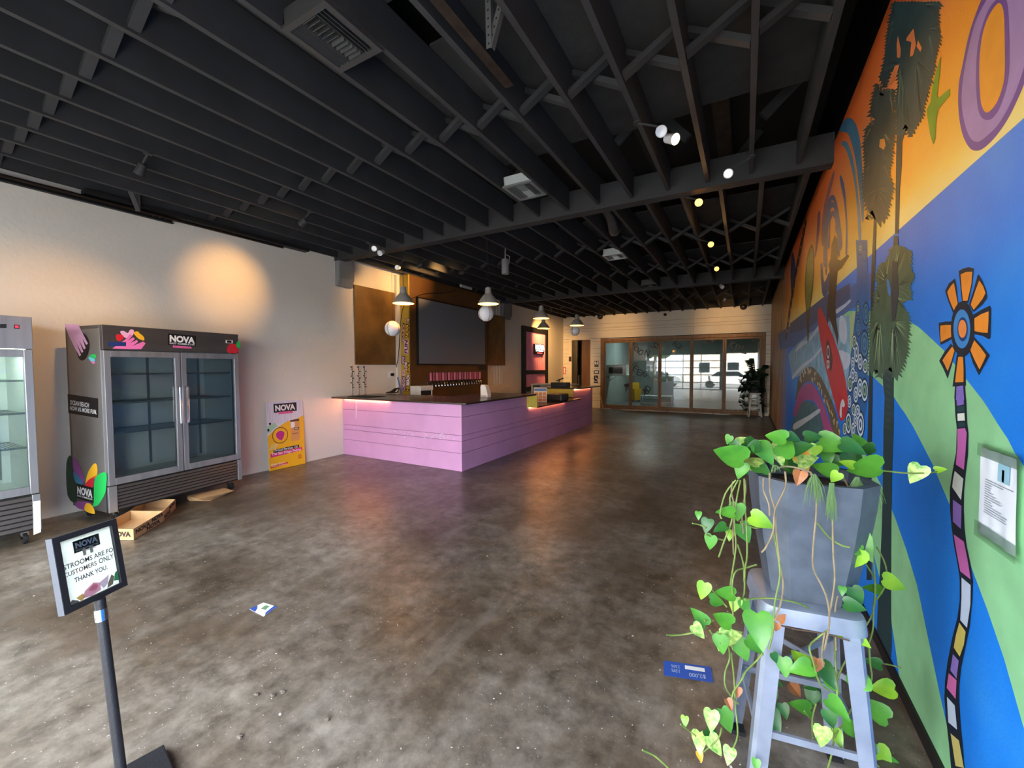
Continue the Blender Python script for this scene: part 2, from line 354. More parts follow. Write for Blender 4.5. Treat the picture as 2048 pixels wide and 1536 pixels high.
MB().box((-6.31, YB-.03, 1.86), (-6.20, YB-.02, 2.06)).build('sign_plate', M('dark_brown_plate', (48, 34, 26), .5), dr)
struct(MB().box((-6.5, YB+1.3, 0), (-5.2, YB+1.4, 3)).build('wall_hallway', M('hallway_paint', (170, 170, 164), .8)))
# room behind the glass
tealw = M('grey_green_wall', (150, 160, 156), .8, var=.1, vscale=2)
struct(MB().box((XL, YB+6, 0), (XR, YB+6.2, 4.45)).build('wall_rear', tealw))
struct(MB().box((-5.18, YB+.12, 0), (-5.08, YB+6, 4.45)).build('wall_rear_left', tealw))
struct(MB().box((XL-.2, YB+.15, -.2), (XR+.2, YB+6.3, -.001)).build('floor_rear', M('rear_concrete', (96, 98, 98), .5, var=.2)))
struct(MB().box((-5.08, YB+.12, 3.3), (XR, YB+6, 3.4)).build('ceiling_rear', M('rear_ceiling', (90, 96, 96), .8)))
# ---- front wall behind the camera, with the glazed roll-up door and the open entrance
corr = M('dark_front_wall', (74, 82, 84), .7, var=.15)
struct(MB().box((XL, YF-.15, 2.57), (XR, YF, 4.45)).box((-1.55, YF-.15, 0), (-1.42, YF, 2.57)).box((XL, YF-.15, 0), (-6.48, YF, 2.57)).build('wall_front', corr))
gd = thing('door_2', 'x', 'door', (-4, YF, 0)); del gd['category'], gd['label']; struct(gd)
for z in (.03, .51, 1.05, 1.57, 2.06, 2.54): MB().box((-6.48, YF-.1, z-.03), (-1.55, YF-.05, z+.03)).build('rail', blackm, gd)
for x in (-6.46, -5.25, -4.02, -2.80, -1.57): MB().box((x-.025, YF-.1, 0), (x+.025, YF-.05, 2.57)).build('stile', blackm, gd)
MB().tube([(-5.4, YF+.03, 3.2), (-3.2, YF+.03, 3.2), (-3.1, YF+.03, 3.3), (-3.1, YF+.03, 3.6)], .02).build('conduit_pipe', corr, gd)
# ================================================================ glass-door fridges
steel = M('brushed_stainless', (168, 169, 172), .34, .6, var=.18, vscale=14, stretch=(1, 1, .05))
steel_d = M('dark_stainless', (112, 108, 105), .36, .7, var=.18, vscale=10, stretch=(.1, .1, 1))
chrome = M('chrome', (215, 215, 218), .15, 1); rubber = M('black_rubber', (20, 20, 22), .7)
inner = M('fridge_liner', (226, 232, 226), .5); wirem = M('shelf_wire', (150, 158, 158), .4, .5)
fglass = pane_mat('fridge_glass', (228, 236, 234), .04)
WHITE = M('print_white', (240, 240, 238), .5); BLACK = M('print_black', (20, 20, 23), .5); PINK = M('print_pink', (240, 122, 186), .5); LPINK = M('print_light_pink', (238, 178, 214), .5)
YEL = M('print_yellow', (246, 186, 40), .5); RED = M('print_red', (214, 38, 52), .5); GRN = M('print_green', (36, 190, 88), .5); PUR = M('print_purple', (148, 74, 150), .5); BLU = M('print_blue', (64, 140, 176), .5); CYN = M('print_cyan', (104, 204, 222), .5)
def ppx(p, ax, val):
    """photo pixel on the plane coordinate[ax] = val, or on the plane (point, normal) moved out by val"""
    if not isinstance(ax, tuple): return px(p, ax, val)
    o, n = ax; d = V(RGT*((p[0]-1024)/FPX)-UPV*((p[1]-768)/FPX)+FWD); c = V((0, 0, CAMH)); return c+d*((o+n*val-c).dot(n)/d.dot(n))
def flat(parent, name, mat, pts, ax, val, sm=0):
    if sm: pts = smooth_closed(pts, sm)
    return MB().poly([ppx(p, ax, val) for p in pts]).build(name, mat, parent)
def lettering(parent, name, mat, s, tl, tr, bl, ax, val, bold=.02):
    mb = MB(); put_text(mb, s, (ppx(tl, ax, val), ppx(tr, ax, val), ppx(bl, ax, val)), bold); return mb.build(name, mat, parent)
Q4 = lambda *ps: [(x/3.0714, 600+y/3.0714) for x, y in ps]
def fridge(root, x0, x1, y0, y1, z1, splits, zh, zd, shelves, rod, sidem, headm=None):
    t = .04; zb = .13
    MB().box((x0, y0, zb), (x0+t, y1, z1)).box((x0, y0, z1-t), (x1-.05, y1, z1)).box((x0, y0, zb), (x1-.05, y1, zd)).build('cabinet', sidem, root, bevel=.004, world=False)
    for a in (y0, y1-t): MB().box((x0, a, zb), (x1-.05, a+t, z1)).build('side_panel', sidem, root, bevel=.004, world=False)
    MB().box((x0+t, y0+t, zd), (x0+t+.01, y1-t, zh)).box((x0+t, y0+t, zd), (x1-.09, y0+t+.006, zh)).box((x0+t, y1-t-.006, zd), (x1-.09, y1-t, zh)).box((x0+t, y0+t, zh), (x1-.09, y1-t, zh+.02)).box((x0+t, y0+t, zd), (x1-.09, y1-t, zd+.012)).build('liner', inner, root, world=False)
    MB().box((x1-.05, y0, zh), (x1, y1, z1)).build('header_panel', headm or steel_d, root, bevel=.004, world=False)
    for i, (a, b, hy) in enumerate(splits):
        d = MB().box((x1-.05, a, zd), (x1, a+.055, zh-.01)).box((x1-.05, b-.055, zd), (x1, b, zh-.01)).box((x1-.05, a+.055, zh-.075), (x1, b-.055, zh-.01)).box((x1-.05, a+.055, zd), (x1, b-.055, zd+.07)).build('door', steel, root, bevel=.004, world=False)
        MB().poly([(x1-.02, a+.055, zd+.07), (x1-.02, b-.055, zd+.07), (x1-.02, b-.055, zh-.075), (x1-.02, a+.055, zh-.075)]).build('pane', fglass, d, world=False)
        if hy: MB().tube([(x1, hy, .98), (x1+.04, hy, .98), (x1+.04, hy, 1.40), (x1, hy, 1.40)], .013).build('handle', chrome, d, True, world=False)
    for z in shelves:
        mb = MB().box((x1-.115, y0+t+.01, z), (x1-.105, y1-t-.01, z+.018)).box((x0+.07, y0+t+.01, z), (x0+.08, y1-t-.01, z+.012))
        n = int((y1-y0-.1)/rod)
        for k in range(n+1): yy = y0+.05+(y1-y0-.1)*k/n; mb.box((x0+.07, yy-.002, z+.004), (x1-.105, yy+.002, z+.008))
        mb.build('shelf', wirem, root, world=False)
    for yy in [y0+.12, y1-.12] + [s[1] for s in splits[:-1]]:
        MB().box((x0+.052, yy-.012, zd+.05), (x0+.062, yy+.012, zh-.05)).build('shelf_track', wirem, root, world=False)
    MB().box((x1-.05, y0, zb), (x1-.02, y1, zd-.005)).build('grille_back', M('grille_shadow', (40, 39, 38), .6, .5), root, world=False)
    for e in ((y0, y0+.07), (y1-.05, y1)): MB().box((x1-.03, e[0], zb), (x1, e[1], zd-.01)).build('grille_post', steel, root, bevel=.003, world=False)
    n = 7
    for k in range(n):
        z = zb+.015+k*(zd-zb-.03)/n; h = (zd-zb-.03)/n
        MB().prism([(x1-.025, y0+.07, z), (x1-.002, y0+.07, z+.006), (x1-.012, y0+.07, z+h*.8), (x1-.025, y0+.07, z+h*.8)], (0, y1-y0-.12, 0)).build('louver', steel_d, root, world=False)
    for cx in (x0+.09, x1-.12):
        for cy in (y0+.09, y1-.09):
            c = MB().box((cx-.03, cy-.025, .075), (cx+.03, cy+.025, zb)).bar((cx, cy-.025, .1), (cx+.03, cy-.025, .05), .004, .03).bar((cx, cy+.025, .1), (cx+.03, cy+.025, .05), .004, .03).build('caster', chrome, root, world=False)
            MB().lathe([(.01, -.014), (.05, -.014), (.052, 0), (.05, .014), (.01, .014)], 16, (cx+.02, cy, .052), (0, 1, 0)).build('wheel', rubber, c, True, world=False)
f1 = thing('glass_door_fridge', 'two-door stainless fridge with colourful stickers on its side and header', 'fridge', (-5.665, 1.60, 0), math.radians(8))
zh1 = px((211.6, 699), 0, -5.7).z; zd1 = px((211.6, 972.8), 0, -5.7).z
fridge(f1, -.695, 0, 0, 1.40, 2.065, [(.005, .70, .67), (.71, 1.395, .745)], zh1, zd1, (.92, 1.24, 1.55), .03, M('side_stainless', (140, 138, 136), .36, .55, var=.25, vscale=2.2, stretch=(1, 1, .5)))
ca, sa = math.cos(math.radians(8)), math.sin(math.radians(8)); FRONT = (V((-5.665, 1.60, 0)), V((ca, sa, 0))); SIDE = (V((-5.665, 1.60, 0)), V((sa, -ca, 0))); FX = FY = .0015
for nm, mt, pts in (('blob_sticker', LPINK, [(738, 195), (760, 190), (785, 203), (800, 182), (822, 186), (818, 212), (792, 236), (760, 226)]), ('yellow_sticker', YEL, [(820, 200), (845, 192), (858, 205), (882, 225), (885, 248), (855, 240), (835, 222)]), ('red_sticker', RED, [(713, 215), (735, 210), (762, 226), (738, 252), (715, 242)]), ('hand_sticker', PINK, [(690, 298), (770, 242), (800, 208), (812, 220), (786, 250), (818, 228), (828, 240), (800, 265), (842, 245), (848, 258), (815, 282), (880, 255), (894, 266), (868, 302), (800, 302)])):
    flat(f1, nm, mt, Q4(*pts), FRONT, FX + (.0004 if nm == 'hand_sticker' else 0), 3 if nm != 'hand_sticker' else 0)
flat(f1, 'brand_plate', BLACK, Q4((1032, 205), (1205, 220), (1203, 287), (1032, 276)), FRONT, FX)
lettering(f1, 'brand_letters', WHITE, 'NOVA', *Q4((1042, 214), (1197, 229), (1042, 256)), FRONT, FX+.0006, .05)
lettering(f1, 'tagline_letters', WHITE, 'EASY KOMBUCHA', *Q4((1042, 259), (1197, 270), (1042, 270)), FRONT, FX+.0006)
flat(f1, 'pink_plate', PINK, Q4((1062, 279), (1176, 288), (1176, 299), (1062, 292)), FRONT, FX)
lettering(f1, 'slogan_letters', RED, 'FUN BY NATURE', *Q4((1068, 282), (1170, 290), (1068, 290)), FRONT, FX+.0006)
flat(f1, 'display_bezel', WHITE, Q4((1386, 246), (1430, 248), (1430, 266), (1386, 264)), FRONT, FX); flat(f1, 'display', BLACK, Q4((1394, 248), (1422, 250), (1422, 264), (1394, 262)), FRONT, FX+.0006)
flat(f1, 'apple_sticker', RED, Q4((1400, 285), (1415, 270), (1440, 272), (1458, 268), (1465, 300), (1455, 326), (1400, 322), (1395, 300)), FRONT, FX, 3)
flat(f1, 'leaf_sticker', GRN, Q4((1462, 252), (1476, 268), (1472, 295), (1456, 290), (1452, 268)), FRONT, FX+.0005, 3)
flat(f1, 'blue_sticker', M('print_navy', (36, 56, 120), .5), Q4((665, 257), (775, 259), (775, 284), (665, 283)), FRONT, FX+.0006)
flat(f1, 'black_oval_sticker', BLACK, Q4((515, 205), (545, 245), (548, 300), (530, 355), (500, 372), (478, 345), (468, 290), (485, 230)), SIDE, FY, 3)
flat(f1, 'fork_hand_sticker', LPINK, Q4((395, 148), (480, 148), (505, 200), (540, 268), (530, 276), (506, 236), (526, 296), (516, 304), (488, 252), (512, 318), (502, 325), (470, 268), (498, 338), (488, 346), (455, 285), (425, 225)), SIDE, FY+.0005)
for nm, mt, pts in (('green_petal', GRN, [(543, 350), (565, 333), (590, 338), (585, 358), (560, 352)]), ('cyan_petal', CYN, [(543, 352), (562, 354), (582, 364), (578, 380), (555, 372)]), ('pink_petal', PINK, [(556, 372), (575, 380), (585, 388), (568, 391)])): flat(f1, nm, mt, Q4(*pts), SIDE, FY, 3)
flat(f1, 'slogan_plate', BLACK, Q4((415, 577), (603, 605), (603, 725), (420, 695)), SIDE, FY)
lettering(f1, 'slogan_letters', WHITE, 'OCEAN BEACH', *Q4((430, 614), (546, 633), (430, 642)), SIDE, FY+.0006, .015)
lettering(f1, 'slogan_letters', WHITE, 'NOW 6% MORE FUN.', *Q4((430, 650), (594, 676), (430, 676)), SIDE, FY+.0006, .015)
for nm, mt, pts, o in (('dark_green_petal', M('print_dark_green', (24, 70, 50), .5), [(408, 1000), (440, 960), (470, 1100), (470, 1240), (415, 1200)], 0), ('purple_petal', PUR, [(446, 970), (470, 985), (500, 1050), (520, 1120), (490, 1125), (455, 1060)], .0004), ('blue_petal', BLU, [(450, 1058), (480, 1080), (510, 1125), (480, 1140), (460, 1110)], .0008),
                       ('orange_petal', YEL, [(585, 1003), (597, 1025), (592, 1085), (545, 1110), (524, 1138), (535, 1075), (560, 1025)], .0004), ('red_petal', RED, [(592, 1078), (575, 1100), (570, 1150), (522, 1142), (545, 1105)], .0008), ('green_petal', GRN, [(652, 1062), (600, 1075), (578, 1130), (575, 1250), (560, 1265), (600, 1262), (640, 1200), (652, 1150)], .0006), ('pink_petal', PUR, [(480, 1235), (560, 1250), (520, 1290), (465, 1268)], .0005), ('yellow_petal', YEL, [(530, 1248), (565, 1262), (582, 1314), (520, 1292)], .0009)):
    flat(f1, nm, mt, Q4(*pts), SIDE, FY+o, 3)
flat(f1, 'brand_plate', BLACK, Q4((468, 1125), (575, 1155), (575, 1248), (470, 1215)), SIDE, FY+.0012)
lettering(f1, 'brand_letters', WHITE, 'NOVA', *Q4((474, 1142), (568, 1168), (474, 1190)), SIDE, FY+.0018, .05)
lettering(f1, 'tagline_letters', WHITE, 'EASY KOMBUCHA', *Q4((474, 1195), (568, 1220), (474, 1206)), SIDE, FY+.0018)
f2 = thing('glass_door_fridge', 'single-door stainless fridge with a red power light and wire shelves', 'fridge', (-5.68, .44, 0))
fridge(f2, -.77, 0, 0, .695, 2.09, [(.005, .69, None)], 1.80, .47, (.88, 1.20, 1.50), .025, steel, steel)
MB().box((-.10, .05, 1.755), (-.07, .64, 1.775)).build('interior_lamp', M('fridge_lamp', (240, 255, 250), .5, emit=(235, 255, 245), estr=7), f2, world=False)
flat(f2, 'display', BLACK, [(0, 648), (13, 648), (13, 656), (0, 656)], 0, -5.679); flat(f2, 'switch_bezel', BLACK, [(28, 649), (39, 650), (39, 658), (28, 657)], 0, -5.679)
flat(f2, 'power_light', M('red_led', (200, 30, 50), .4, emit=(255, 40, 60), estr=.5), [(30, 651), (37, 651), (37, 656), (30, 655)], 0, -5.6785)
flat(f2, 'white_tape', M('white_tape', (225, 226, 224), .6), [(66, 1003), (81, 1001), (82, 1064), (67, 1070)], 0, -5.6785)
# ================================================================ cardboard
card = M('brown_cardboard', (196, 158, 112), .8, var=.1, vscale=8); card_in = M('cardboard_inside', (214, 178, 134), .8); inkm = M('stamped_ink', (52, 38, 30), .7)
tr = thing('cardboard_tray', 'open cardboard tray with two compartments and stamped lettering', 'tray', (-5.5, 1.8, 0))
RT = [V((-4.99, 1.57, .003)), V((-5.34, 1.93, .003)), V((-5.71, 2.18, .003))]; LT = [p+V((-.33, -.17, 0)) for p in RT]; H_ = .105; UPZ = V((0, 0, H_))
for i in (0, 1): MB().prism([RT[i], RT[i+1], LT[i+1], LT[i]], (0, 0, .005)).build('base', card_in, tr)
def tray_wall(p, q, n_): d = (q-p).normalized(); MB().prism([p, q, q+UPZ, p+UPZ], V((-d.y, d.x, 0))*n_).build('side_panel', card, tr)
tray_wall(RT[0], RT[1], .005); tray_wall(RT[1], RT[2], .005); tray_wall(LT[0], LT[1], -.005); tray_wall(LT[1], LT[2], -.005)
tray_wall(RT[0]+V((-.004, -.002, 0)), LT[0]+V((.004, .002, 0)), -.005); tray_wall(RT[1]+V((-.008, -.004, 0)), LT[1]+V((.008, .004, 0)), -.005); tray_wall(RT[2]+V((-.008, -.004, 0)), LT[2]+V((.008, .004, 0)), .005)
def tray_text(p, q, a0, a1, z0, z1, o):
    d = q-p; n_ = V((d.y, -d.x, 0)).normalized()*o; A, B = p+d*a0+n_, p+d*a1+n_; mb = MB(); put_text(mb, 'NOVA', (A+V((0, 0, z1)), B+V((0, 0, z1)), A+V((0, 0, z0))), .06); mb.build('stamped_letters', inkm, tr)
tray_text(LT[0], RT[0], .42, .93, .03, .08, .0012)
for i, a0, a1, z0 in ((0, .06, .52, .045), (0, .40, .86, .008), (0, .58, .98, .06), (1, .05, .55, .012), (1, .45, .95, .055)): tray_text(RT[i], RT[i+1], a0, a1, z0, z0+.042, .0012)
for k in range(6):
    y0 = 2.42+.012*k; o = MB().box((-.13, -.2, 0), (.13, .2, .005)).build('cardboard_sheet', card)
    o.location = (-5.86+.012*k, 2.62-.008*k, .003+k*.010); o.rotation_euler = (0, -.004*k, .5-.11*k)
    tag(o, 'flattened brown cardboard sheet in the stack under the two-door fridge', 'cardboard', 'flattened cardboard under the fridge')
# ================================================================ poster board leaning on the left wall
pb = thing('poster_board', 'yellow and white printed poster board leaning against the cream wall', 'poster', (-6.5, 4.02, 0))
A0, A1 = V((-6.475, 3.70, .002)), V((-6.475, 4.31, .002)); T0, T1 = V((-6.535, 3.71, 1.085)), V((-6.535, 4.315, 1.085))
up_ = (T0-A0); rt_ = (A1-A0); nn = rt_.cross(up_).normalized()
def pq(x, y, o=0): s = (x-250-(y-200)*.035)/(620); t = 1-(y-200)/1180; return A0+rt_*s+up_*t+nn*o     # zoom pixels of the poster
def pl(s, t, o): return A0+rt_*s+up_*(1-t)+nn*o
MB().prism([pl(0, 1, 0), pl(1, 1, 0), pl(1, 0, 0), pl(0, 0, 0)], -nn*.008).build('board', M('poster_white', (228, 226, 236), .5), pb)
def pp(nm, mt, pts, o, sm=0): MB().poly([pl(s, t, o) for s, t in (smooth_closed(pts, sm) if sm else pts)]).build(nm, mt, pb)
PYEL = M('poster_yellow', (244, 186, 24), .5)
for k in range(24): pp('pinstripe', M('poster_stripe', (196, 194, 214), .5), [(.04*k+.02, 0), (.04*k+.032, 0), (.04*k+.032, .33), (.04*k+.02, .33)], .0006)
pp('yellow_field', PYEL, [(0, 1), (1, 1), (1, .245), (.8, .29), (.55, .31), (.35, .36), (.12, .44), (0, .50)], .001)
pp('mint_patch', M('poster_mint', (170, 212, 180), .5), [(0, .35), (.2, .31), (.27, .36), (.1, .43), (0, .46)], .0012)
pp('dark_dot', BLACK, [(.04, .31), (.09, .30), (.11, .32), (.07, .345)], .0015); pp('dark_square', BLACK, [(0, .39), (.05, .39), (.05, .425), (0, .425)], .0015)
pp('brand_plate', BLACK, [(.19, .035), (.82, .035), (.82, .165), (.19, .165)], .0012)
def pt(nm, mt, s, x0, x1, y0, y1, o=.002, bold=.03): mb = MB(); put_text(mb, s, (pl(x0, y0, o), pl(x1, y0, o), pl(x0, y1, o)), bold); mb.build(nm, mt, pb)
pt('brand_letters', WHITE, 'NOVA', .23, .78, .055, .145, bold=.05); pp('pink_plate', PINK, [(.31, .16), (.71, .16), (.71, .195), (.31, .195)], .0016); pt('slogan_letters', RED, 'FUN BY NATURE', .33, .69, .167, .188, .0022)
n = 32; BRN = M('poster_brown', (128, 66, 24), .5)
cir = lambda cx, cy, rx, ry: [(cx+rx*math.cos(2*math.pi*i/n), cy+ry*math.sin(2*math.pi*i/n)) for i in range(n)]
pp('brown_ring', BRN, cir(.33, .505, .215, .122), .0016); pp('ring_field', PYEL, cir(.33, .505, .195, .110), .002)
pp('ring_emblem', M('poster_magenta', (200, 40, 140), .5), [(.24, .46), (.34, .44), (.44, .47), (.42, .53), (.36, .58), (.28, .56), (.22, .51)], .0024, 4)
pp('can_body', M('poster_can', (222, 158, 92), .45), [(.62, .315), (.64, .30), (.86, .30), (.88, .315), (.88, .60), (.86, .62), (.64, .62), (.62, .60)], .0016)
pp('can_lid', M('poster_can_lid', (92, 62, 40), .4), [(.62, .30), (.86, .29), (.88, .31), (.88, .325), (.62, .325)], .002); pp('can_highlight', WHITE, [(.63, .33), (.74, .33), (.74, .41), (.63, .42)], .002); pp('can_plate', BLACK, [(.72, .42), (.86, .42), (.86, .455), (.72, .455)], .002); pt('brand_letters', WHITE, 'NOVA', .74, .84, .426, .449, .0024)
pt('can_letters', BRN, 'KOMBUCHA', .66, .84, .50, .52, .002)
for k in range(4): pp('cream_stripe', M('poster_cream', (240, 214, 150), .5), [(.0+.05*k, .70), (.03+.05*k, .70), (.13+.05*k, .62), (.10+.05*k, .62)], .0014)
pp('black_banner', BLACK, [(.13, .705), (.84, .69), (.84, .735), (.13, .75)], .0018); pt('banner_lettering', WHITE, 'Proud Partner Of', .16, .80, .700, .735, .0024, .015)
pp('pink_banner', M('poster_pink', (226, 44, 130), .5), [(.05, .755), (.92, .735), (.92, .785), (.05, .81)], .0018); pt('banner_letters', WHITE, 'The San Diego Padres', .08, .89, .748, .795, .0024, .015)
pt('team_letters', M('poster_red_brown', (196, 74, 24), .5), 'SD', .80, .90, .845, .905, .0018); pt('small_letters', WHITE, 'Ocean Beach', .05, .42, .90, .925, .0018, 0); pp('red_banner', RED, [(.04, .935), (.5, .92), (.5, .945), (.04, .965)], .0018); pt('small_letters', WHITE, 'Probiotic Kombucha', .06, .48, .931, .952, .0024, 0)
# ================================================================ pink bar counter
pinkm = M('pink_paint', (226, 166, 214), .5, var=.07, vscale=3); yelm = M('yellow_paint', (226, 208, 84), .5); groove = M('counter_groove', (120, 66, 108), .8)
slabm = M('brushed_dark_steel_top', (104, 92, 80), .26, .75, var=.2, vscale=5, stretch=(1, .3, 1)); woodd = M('dark_back_counter', (60, 50, 44), .6)
CY, CX = 5.14, -3.81; PW = [.285, .19, .09, .285, .21]
bc = thing('bar_counter', 'long pink plank-clad bar counter with yellow serving cut-out', 'counter', (-4.2, 5.6, 0))
MB().box((XL+.005, CY+.02, 0), (CX-.02, 5.95, 1.06)).box((-4.63, 5.95, 0), (CX-.02, 7.34, 1.06)).box((-4.63, 7.34, 0), (CX-.02, 9.9, .81)).box((-4.63, 9.9, 0), (CX-.02, 11.4, 1.06)).build('core', groove, bc)
z = 0
for i, h in enumerate(PW):
    z1 = min(z+h, 1.06); a, b = z+.003, z1-.003
    MB().box((XL+.005, CY, a), (CX-.001, CY+.02, b)).build('plank', pinkm, bc)
    for y0, y1, zt in ((CY, 8.02, 1.06), (8.024, 11.4, 1.06)):
        if b <= .81: MB().box((CX-.02, y0+(.02 if y0 == CY else 0), a), (CX, y1, b)).build('plank', pinkm, bc)
        else:
            for c0, c1 in (((y0+.02, 7.34),) if y0 == CY else ((9.9, 11.4),)): MB().box((CX-.02, c0, a), (CX, c1, b)).build('plank', pinkm, bc)
            if a < .80: MB().box((CX-.02, 7.34 if y0 == CY else y0, a), (CX, y1 if y0 == CY else 9.9, .808)).build('plank', pinkm, bc)
    z = z1
MB().box((CX+.0, 7.335, .82), (-3.585, 7.352, 1.055)).build('yellow_panel', yelm, bc); MB().box((-4.63, 9.885, .86), (CX, 9.9, 1.058)).build('yellow_panel', yelm, bc); MB().box((-4.63, 7.34, .86), (-3.83, 7.352, 1.058)).build('yellow_panel', yelm, bc)
MB().box((CX-.01, CY-.004, 0), (CX+.004, CY+.01, 1.06)).build('corner_trim', pinkm, bc)
# cable trunking and scuffs on the short face
q5 = lambda x, y: (480+x/2.695, 480+y/2.695)
MB().bar(px(q5(627, 868), 1, CY-.006), px(q5(627, 965), 1, CY-.006), .03, .012, (0, 1, 0)).build('cable_cover', M('pale_pink_plastic', (236, 196, 226), .5), bc); MB().tube([px(q5(632, 965), 1, CY-.004), px(q5(634, 1105), 1, CY-.004)], .003).build('cable', M('pale_pink_plastic'), bc)
for k in range(60):
    t = random.random(); c = px(q5(790+t*370, 1040+t*22+random.uniform(-16, 16)), 1, CY-.0008); r = random.uniform(.005, .02)
    MB().poly([c+V((math.cos(a)*r*random.uniform(.6, 1.6), 0, math.sin(a)*r*.6)) for a in (0, 1, 2, 3, 4, 5)]).build('peeled_paint_patch', M('peeled_paint', (232, 206, 228), .6), bc)
wt = MB().prism([(XL+.004, 4.90, 1.065), (-3.60, 4.965, 1.065), (-3.60, 7.34, 1.065), (-4.72, 7.34, 1.065), (-4.72, 6.02, 1.065), (XL+.004, 6.02, 1.065)], (0, 0, .028)).build('worktop', slabm, bevel=.003); tag(wt, 'dark L-shaped steel worktop over the pink bar corner', 'worktop')
wt = MB().box((-4.72, 7.36, .815), (-3.585, 9.88, .84)).build('worktop', slabm, bevel=.003); tag(wt, 'low dark steel shelf in the yellow bar cut-out', 'worktop')
wt = MB().box((-4.72, 9.89, 1.065), (-3.60, 11.55, 1.093)).build('worktop', slabm, bevel=.003); tag(wt, 'raised dark steel worktop at the hallway end of the bar', 'worktop')
led = M('warm_led_strip', (255, 190, 130), .5, emit=(255, 168, 96), estr=9)
for i, (a, b, lab) in enumerate((((-6.5, CY-.03, 1.050), (-5.35, CY-.018, 1.060), 'warm light strip under the worktop near the cream wall'), ((CX+.006, 7.42, .802), (CX+.018, 9.3, .811), 'warm light strip under the low serving shelf'), ((CX+.006, 9.95, 1.052), (CX+.018, 11.2, 1.061), 'warm light strip under the raised end worktop'))):
    tag(MB().box(a, b).build('light_strip', led), lab, 'light strip')
# back counter with taps panel
tag(MB().box((XL+.005, 6.62, 0), (-6.0, 9.6, .90)).box((XL+.005, 6.60, .90), (-5.96, 9.62, .93)).build('back_counter', woodd), 'dark back counter below the tap row', 'counter')
brown = M('brown_panel_paint', (98, 66, 34), .5, var=.3, vscale=1.6); brown2 = M('stained_plywood', (120, 88, 44), .5, var=.45, vscale=2.5)
PX = -6.26
tp = thing('tap_wall', 'tall brown panel wall with a yellow return behind the bar taps', 'panel wall', (-6.4, 8.2, 0))
MB().box((XL+.003, 6.63, .935), (PX, 9.68, 3.60)).build('panel', brown, tp); MB().box((XL+.003, 6.60, .935), (PX, 6.63, 3.60)).build('yellow_return', M('ochre_yellow_paint', (176, 146, 50), .55, var=.1), tp)
MB().box((XL+.003, 6.5, .935), (XL+.06, 6.6, 3.6)).build('white_post', plaster, tp)
z1b = lambda x, y: (680+x/5.12, 520+y/5.12)
# lettered stickers on the yellow return
stk = [(640, 640, 660, 840, 'EASY'), (685, 595, 710, 640, 'OB'), (672, 650, 706, 800, 'NOVA'), (660, 815, 700, 965, 'FUN'), (632, 980, 668, 1070, 'WOW'), (660, 1040, 690, 1130, 'LOVE'), (690, 1050, 722, 1160, 'LOCAL'), (640, 1130, 664, 1185, 'YES'), (634, 1190, 672, 1345, 'KOMBUCHA'), (680, 1170, 716, 1290, 'BEACH'), (676, 1290, 712, 1350, 'HI')]
for i, (x0, y0, x1, y1, s) in enumerate(stk):
    yy = 6.5985; c = [px(z1b(x, y), 1, yy) for x, y in ((x0, y0), (x1, y0+6), (x1-3, y1), (x0-3, y1-6))]
    back = (BLACK, M('sticker_maroon', (92, 24, 44), .5), BLACK, LPINK)[i % 4]; MB().poly(c).build('sticker', back, tp)
    mb = MB(); put_text(mb, s, (c[3]+V((.01, -.0008, .01)), c[0]+V((.01, -.0008, -.01)), c[2]+V((-.01, -.0008, .01))), .03); mb.build('sticker_letters', (LPINK, WHITE, YEL, BLACK)[i % 4], tp)
sc = thing('projection_screen', 'large dark grey screen on the brown tap wall', 'screen', (PX, 8.16, 2.4))
zs0, zs1 = 1.68, 3.16
MB().box((PX+.002, 6.82, zs0), (PX+.05, 9.50, zs1)).build('housing', M('screen_bezel', (16, 16, 18), .4), sc); MB().box((PX+.05, 6.85, zs0+.03), (PX+.054, 9.47, zs1-.03)).build('screen', M('grey_screen', (112, 115, 121), .6), sc)
tag(MB().box((XL+.002, 5.43, 1.68), (XL+.035, 6.47, 3.21)).build('plywood_board', brown2), 'stained brown plywood board beside the yellow return on cream wall', 'board')
tag(MB().box((XL+.045, 10.05, 1.68), (XL+.075, 11.02, 3.18)).build('plywood_board', brown2), 'stained brown plywood board with white conduits behind it', 'board')
for k, yy in enumerate((10.47, 10.62, 10.78, 10.93)): tag(MB().tube([(XL+.021, yy, 1.12), (XL+.021, yy, 3.6)], .018).build('conduit', M('white_pipe', (222, 218, 208), .5), None, True), 'thin white vertical conduit running behind the small brown board', 'conduit', 'white conduits by the small board')
# 20 beer taps
rail = MB().tube([(PX+.03, 7.14, 1.27), (PX+.03, 9.24, 1.27)], .016).build('tap_rail', chrome, None, True); tag(rail, 'chrome rail the beer taps are fixed to', 'rail')
def make_tap(mt, lab):
    t = thing('beer_tap', lab, 'tap', (PX, 7.2, 1.27), 0, 'row of beer taps')
    MB().tube([(.04, 0, 0), (.09, 0, .01), (.12, 0, -.02), (.13, 0, -.075)], [.016, .016, .015, .011]).build('faucet', chrome, t, True, False)
    MB().tube([(.09, 0, .01), (.085, 0, .05)], [.012, .010]).build('collar', rubber, t, True, False)
    MB().box((.07, -.030, .05), (.095, .030, .235)).build('handle', mt, t, False, False, .005); return t
taps = [make_tap(M('tap_pink', (236, 140, 168), .45), 'beer tap with plain pink paddle handle on the brown tap wall'), make_tap(M('tap_maroon_stripe', (196, 92, 120), .45, var=.4, vscale=40), 'beer tap with dusky maroon paddle handle on the brown tap wall')]
for k in range(19):
    t = taps[k] if k < 2 else copy_tree(taps[k % 2])
    t.location = (PX, 7.2+k*.1095, 1.27)
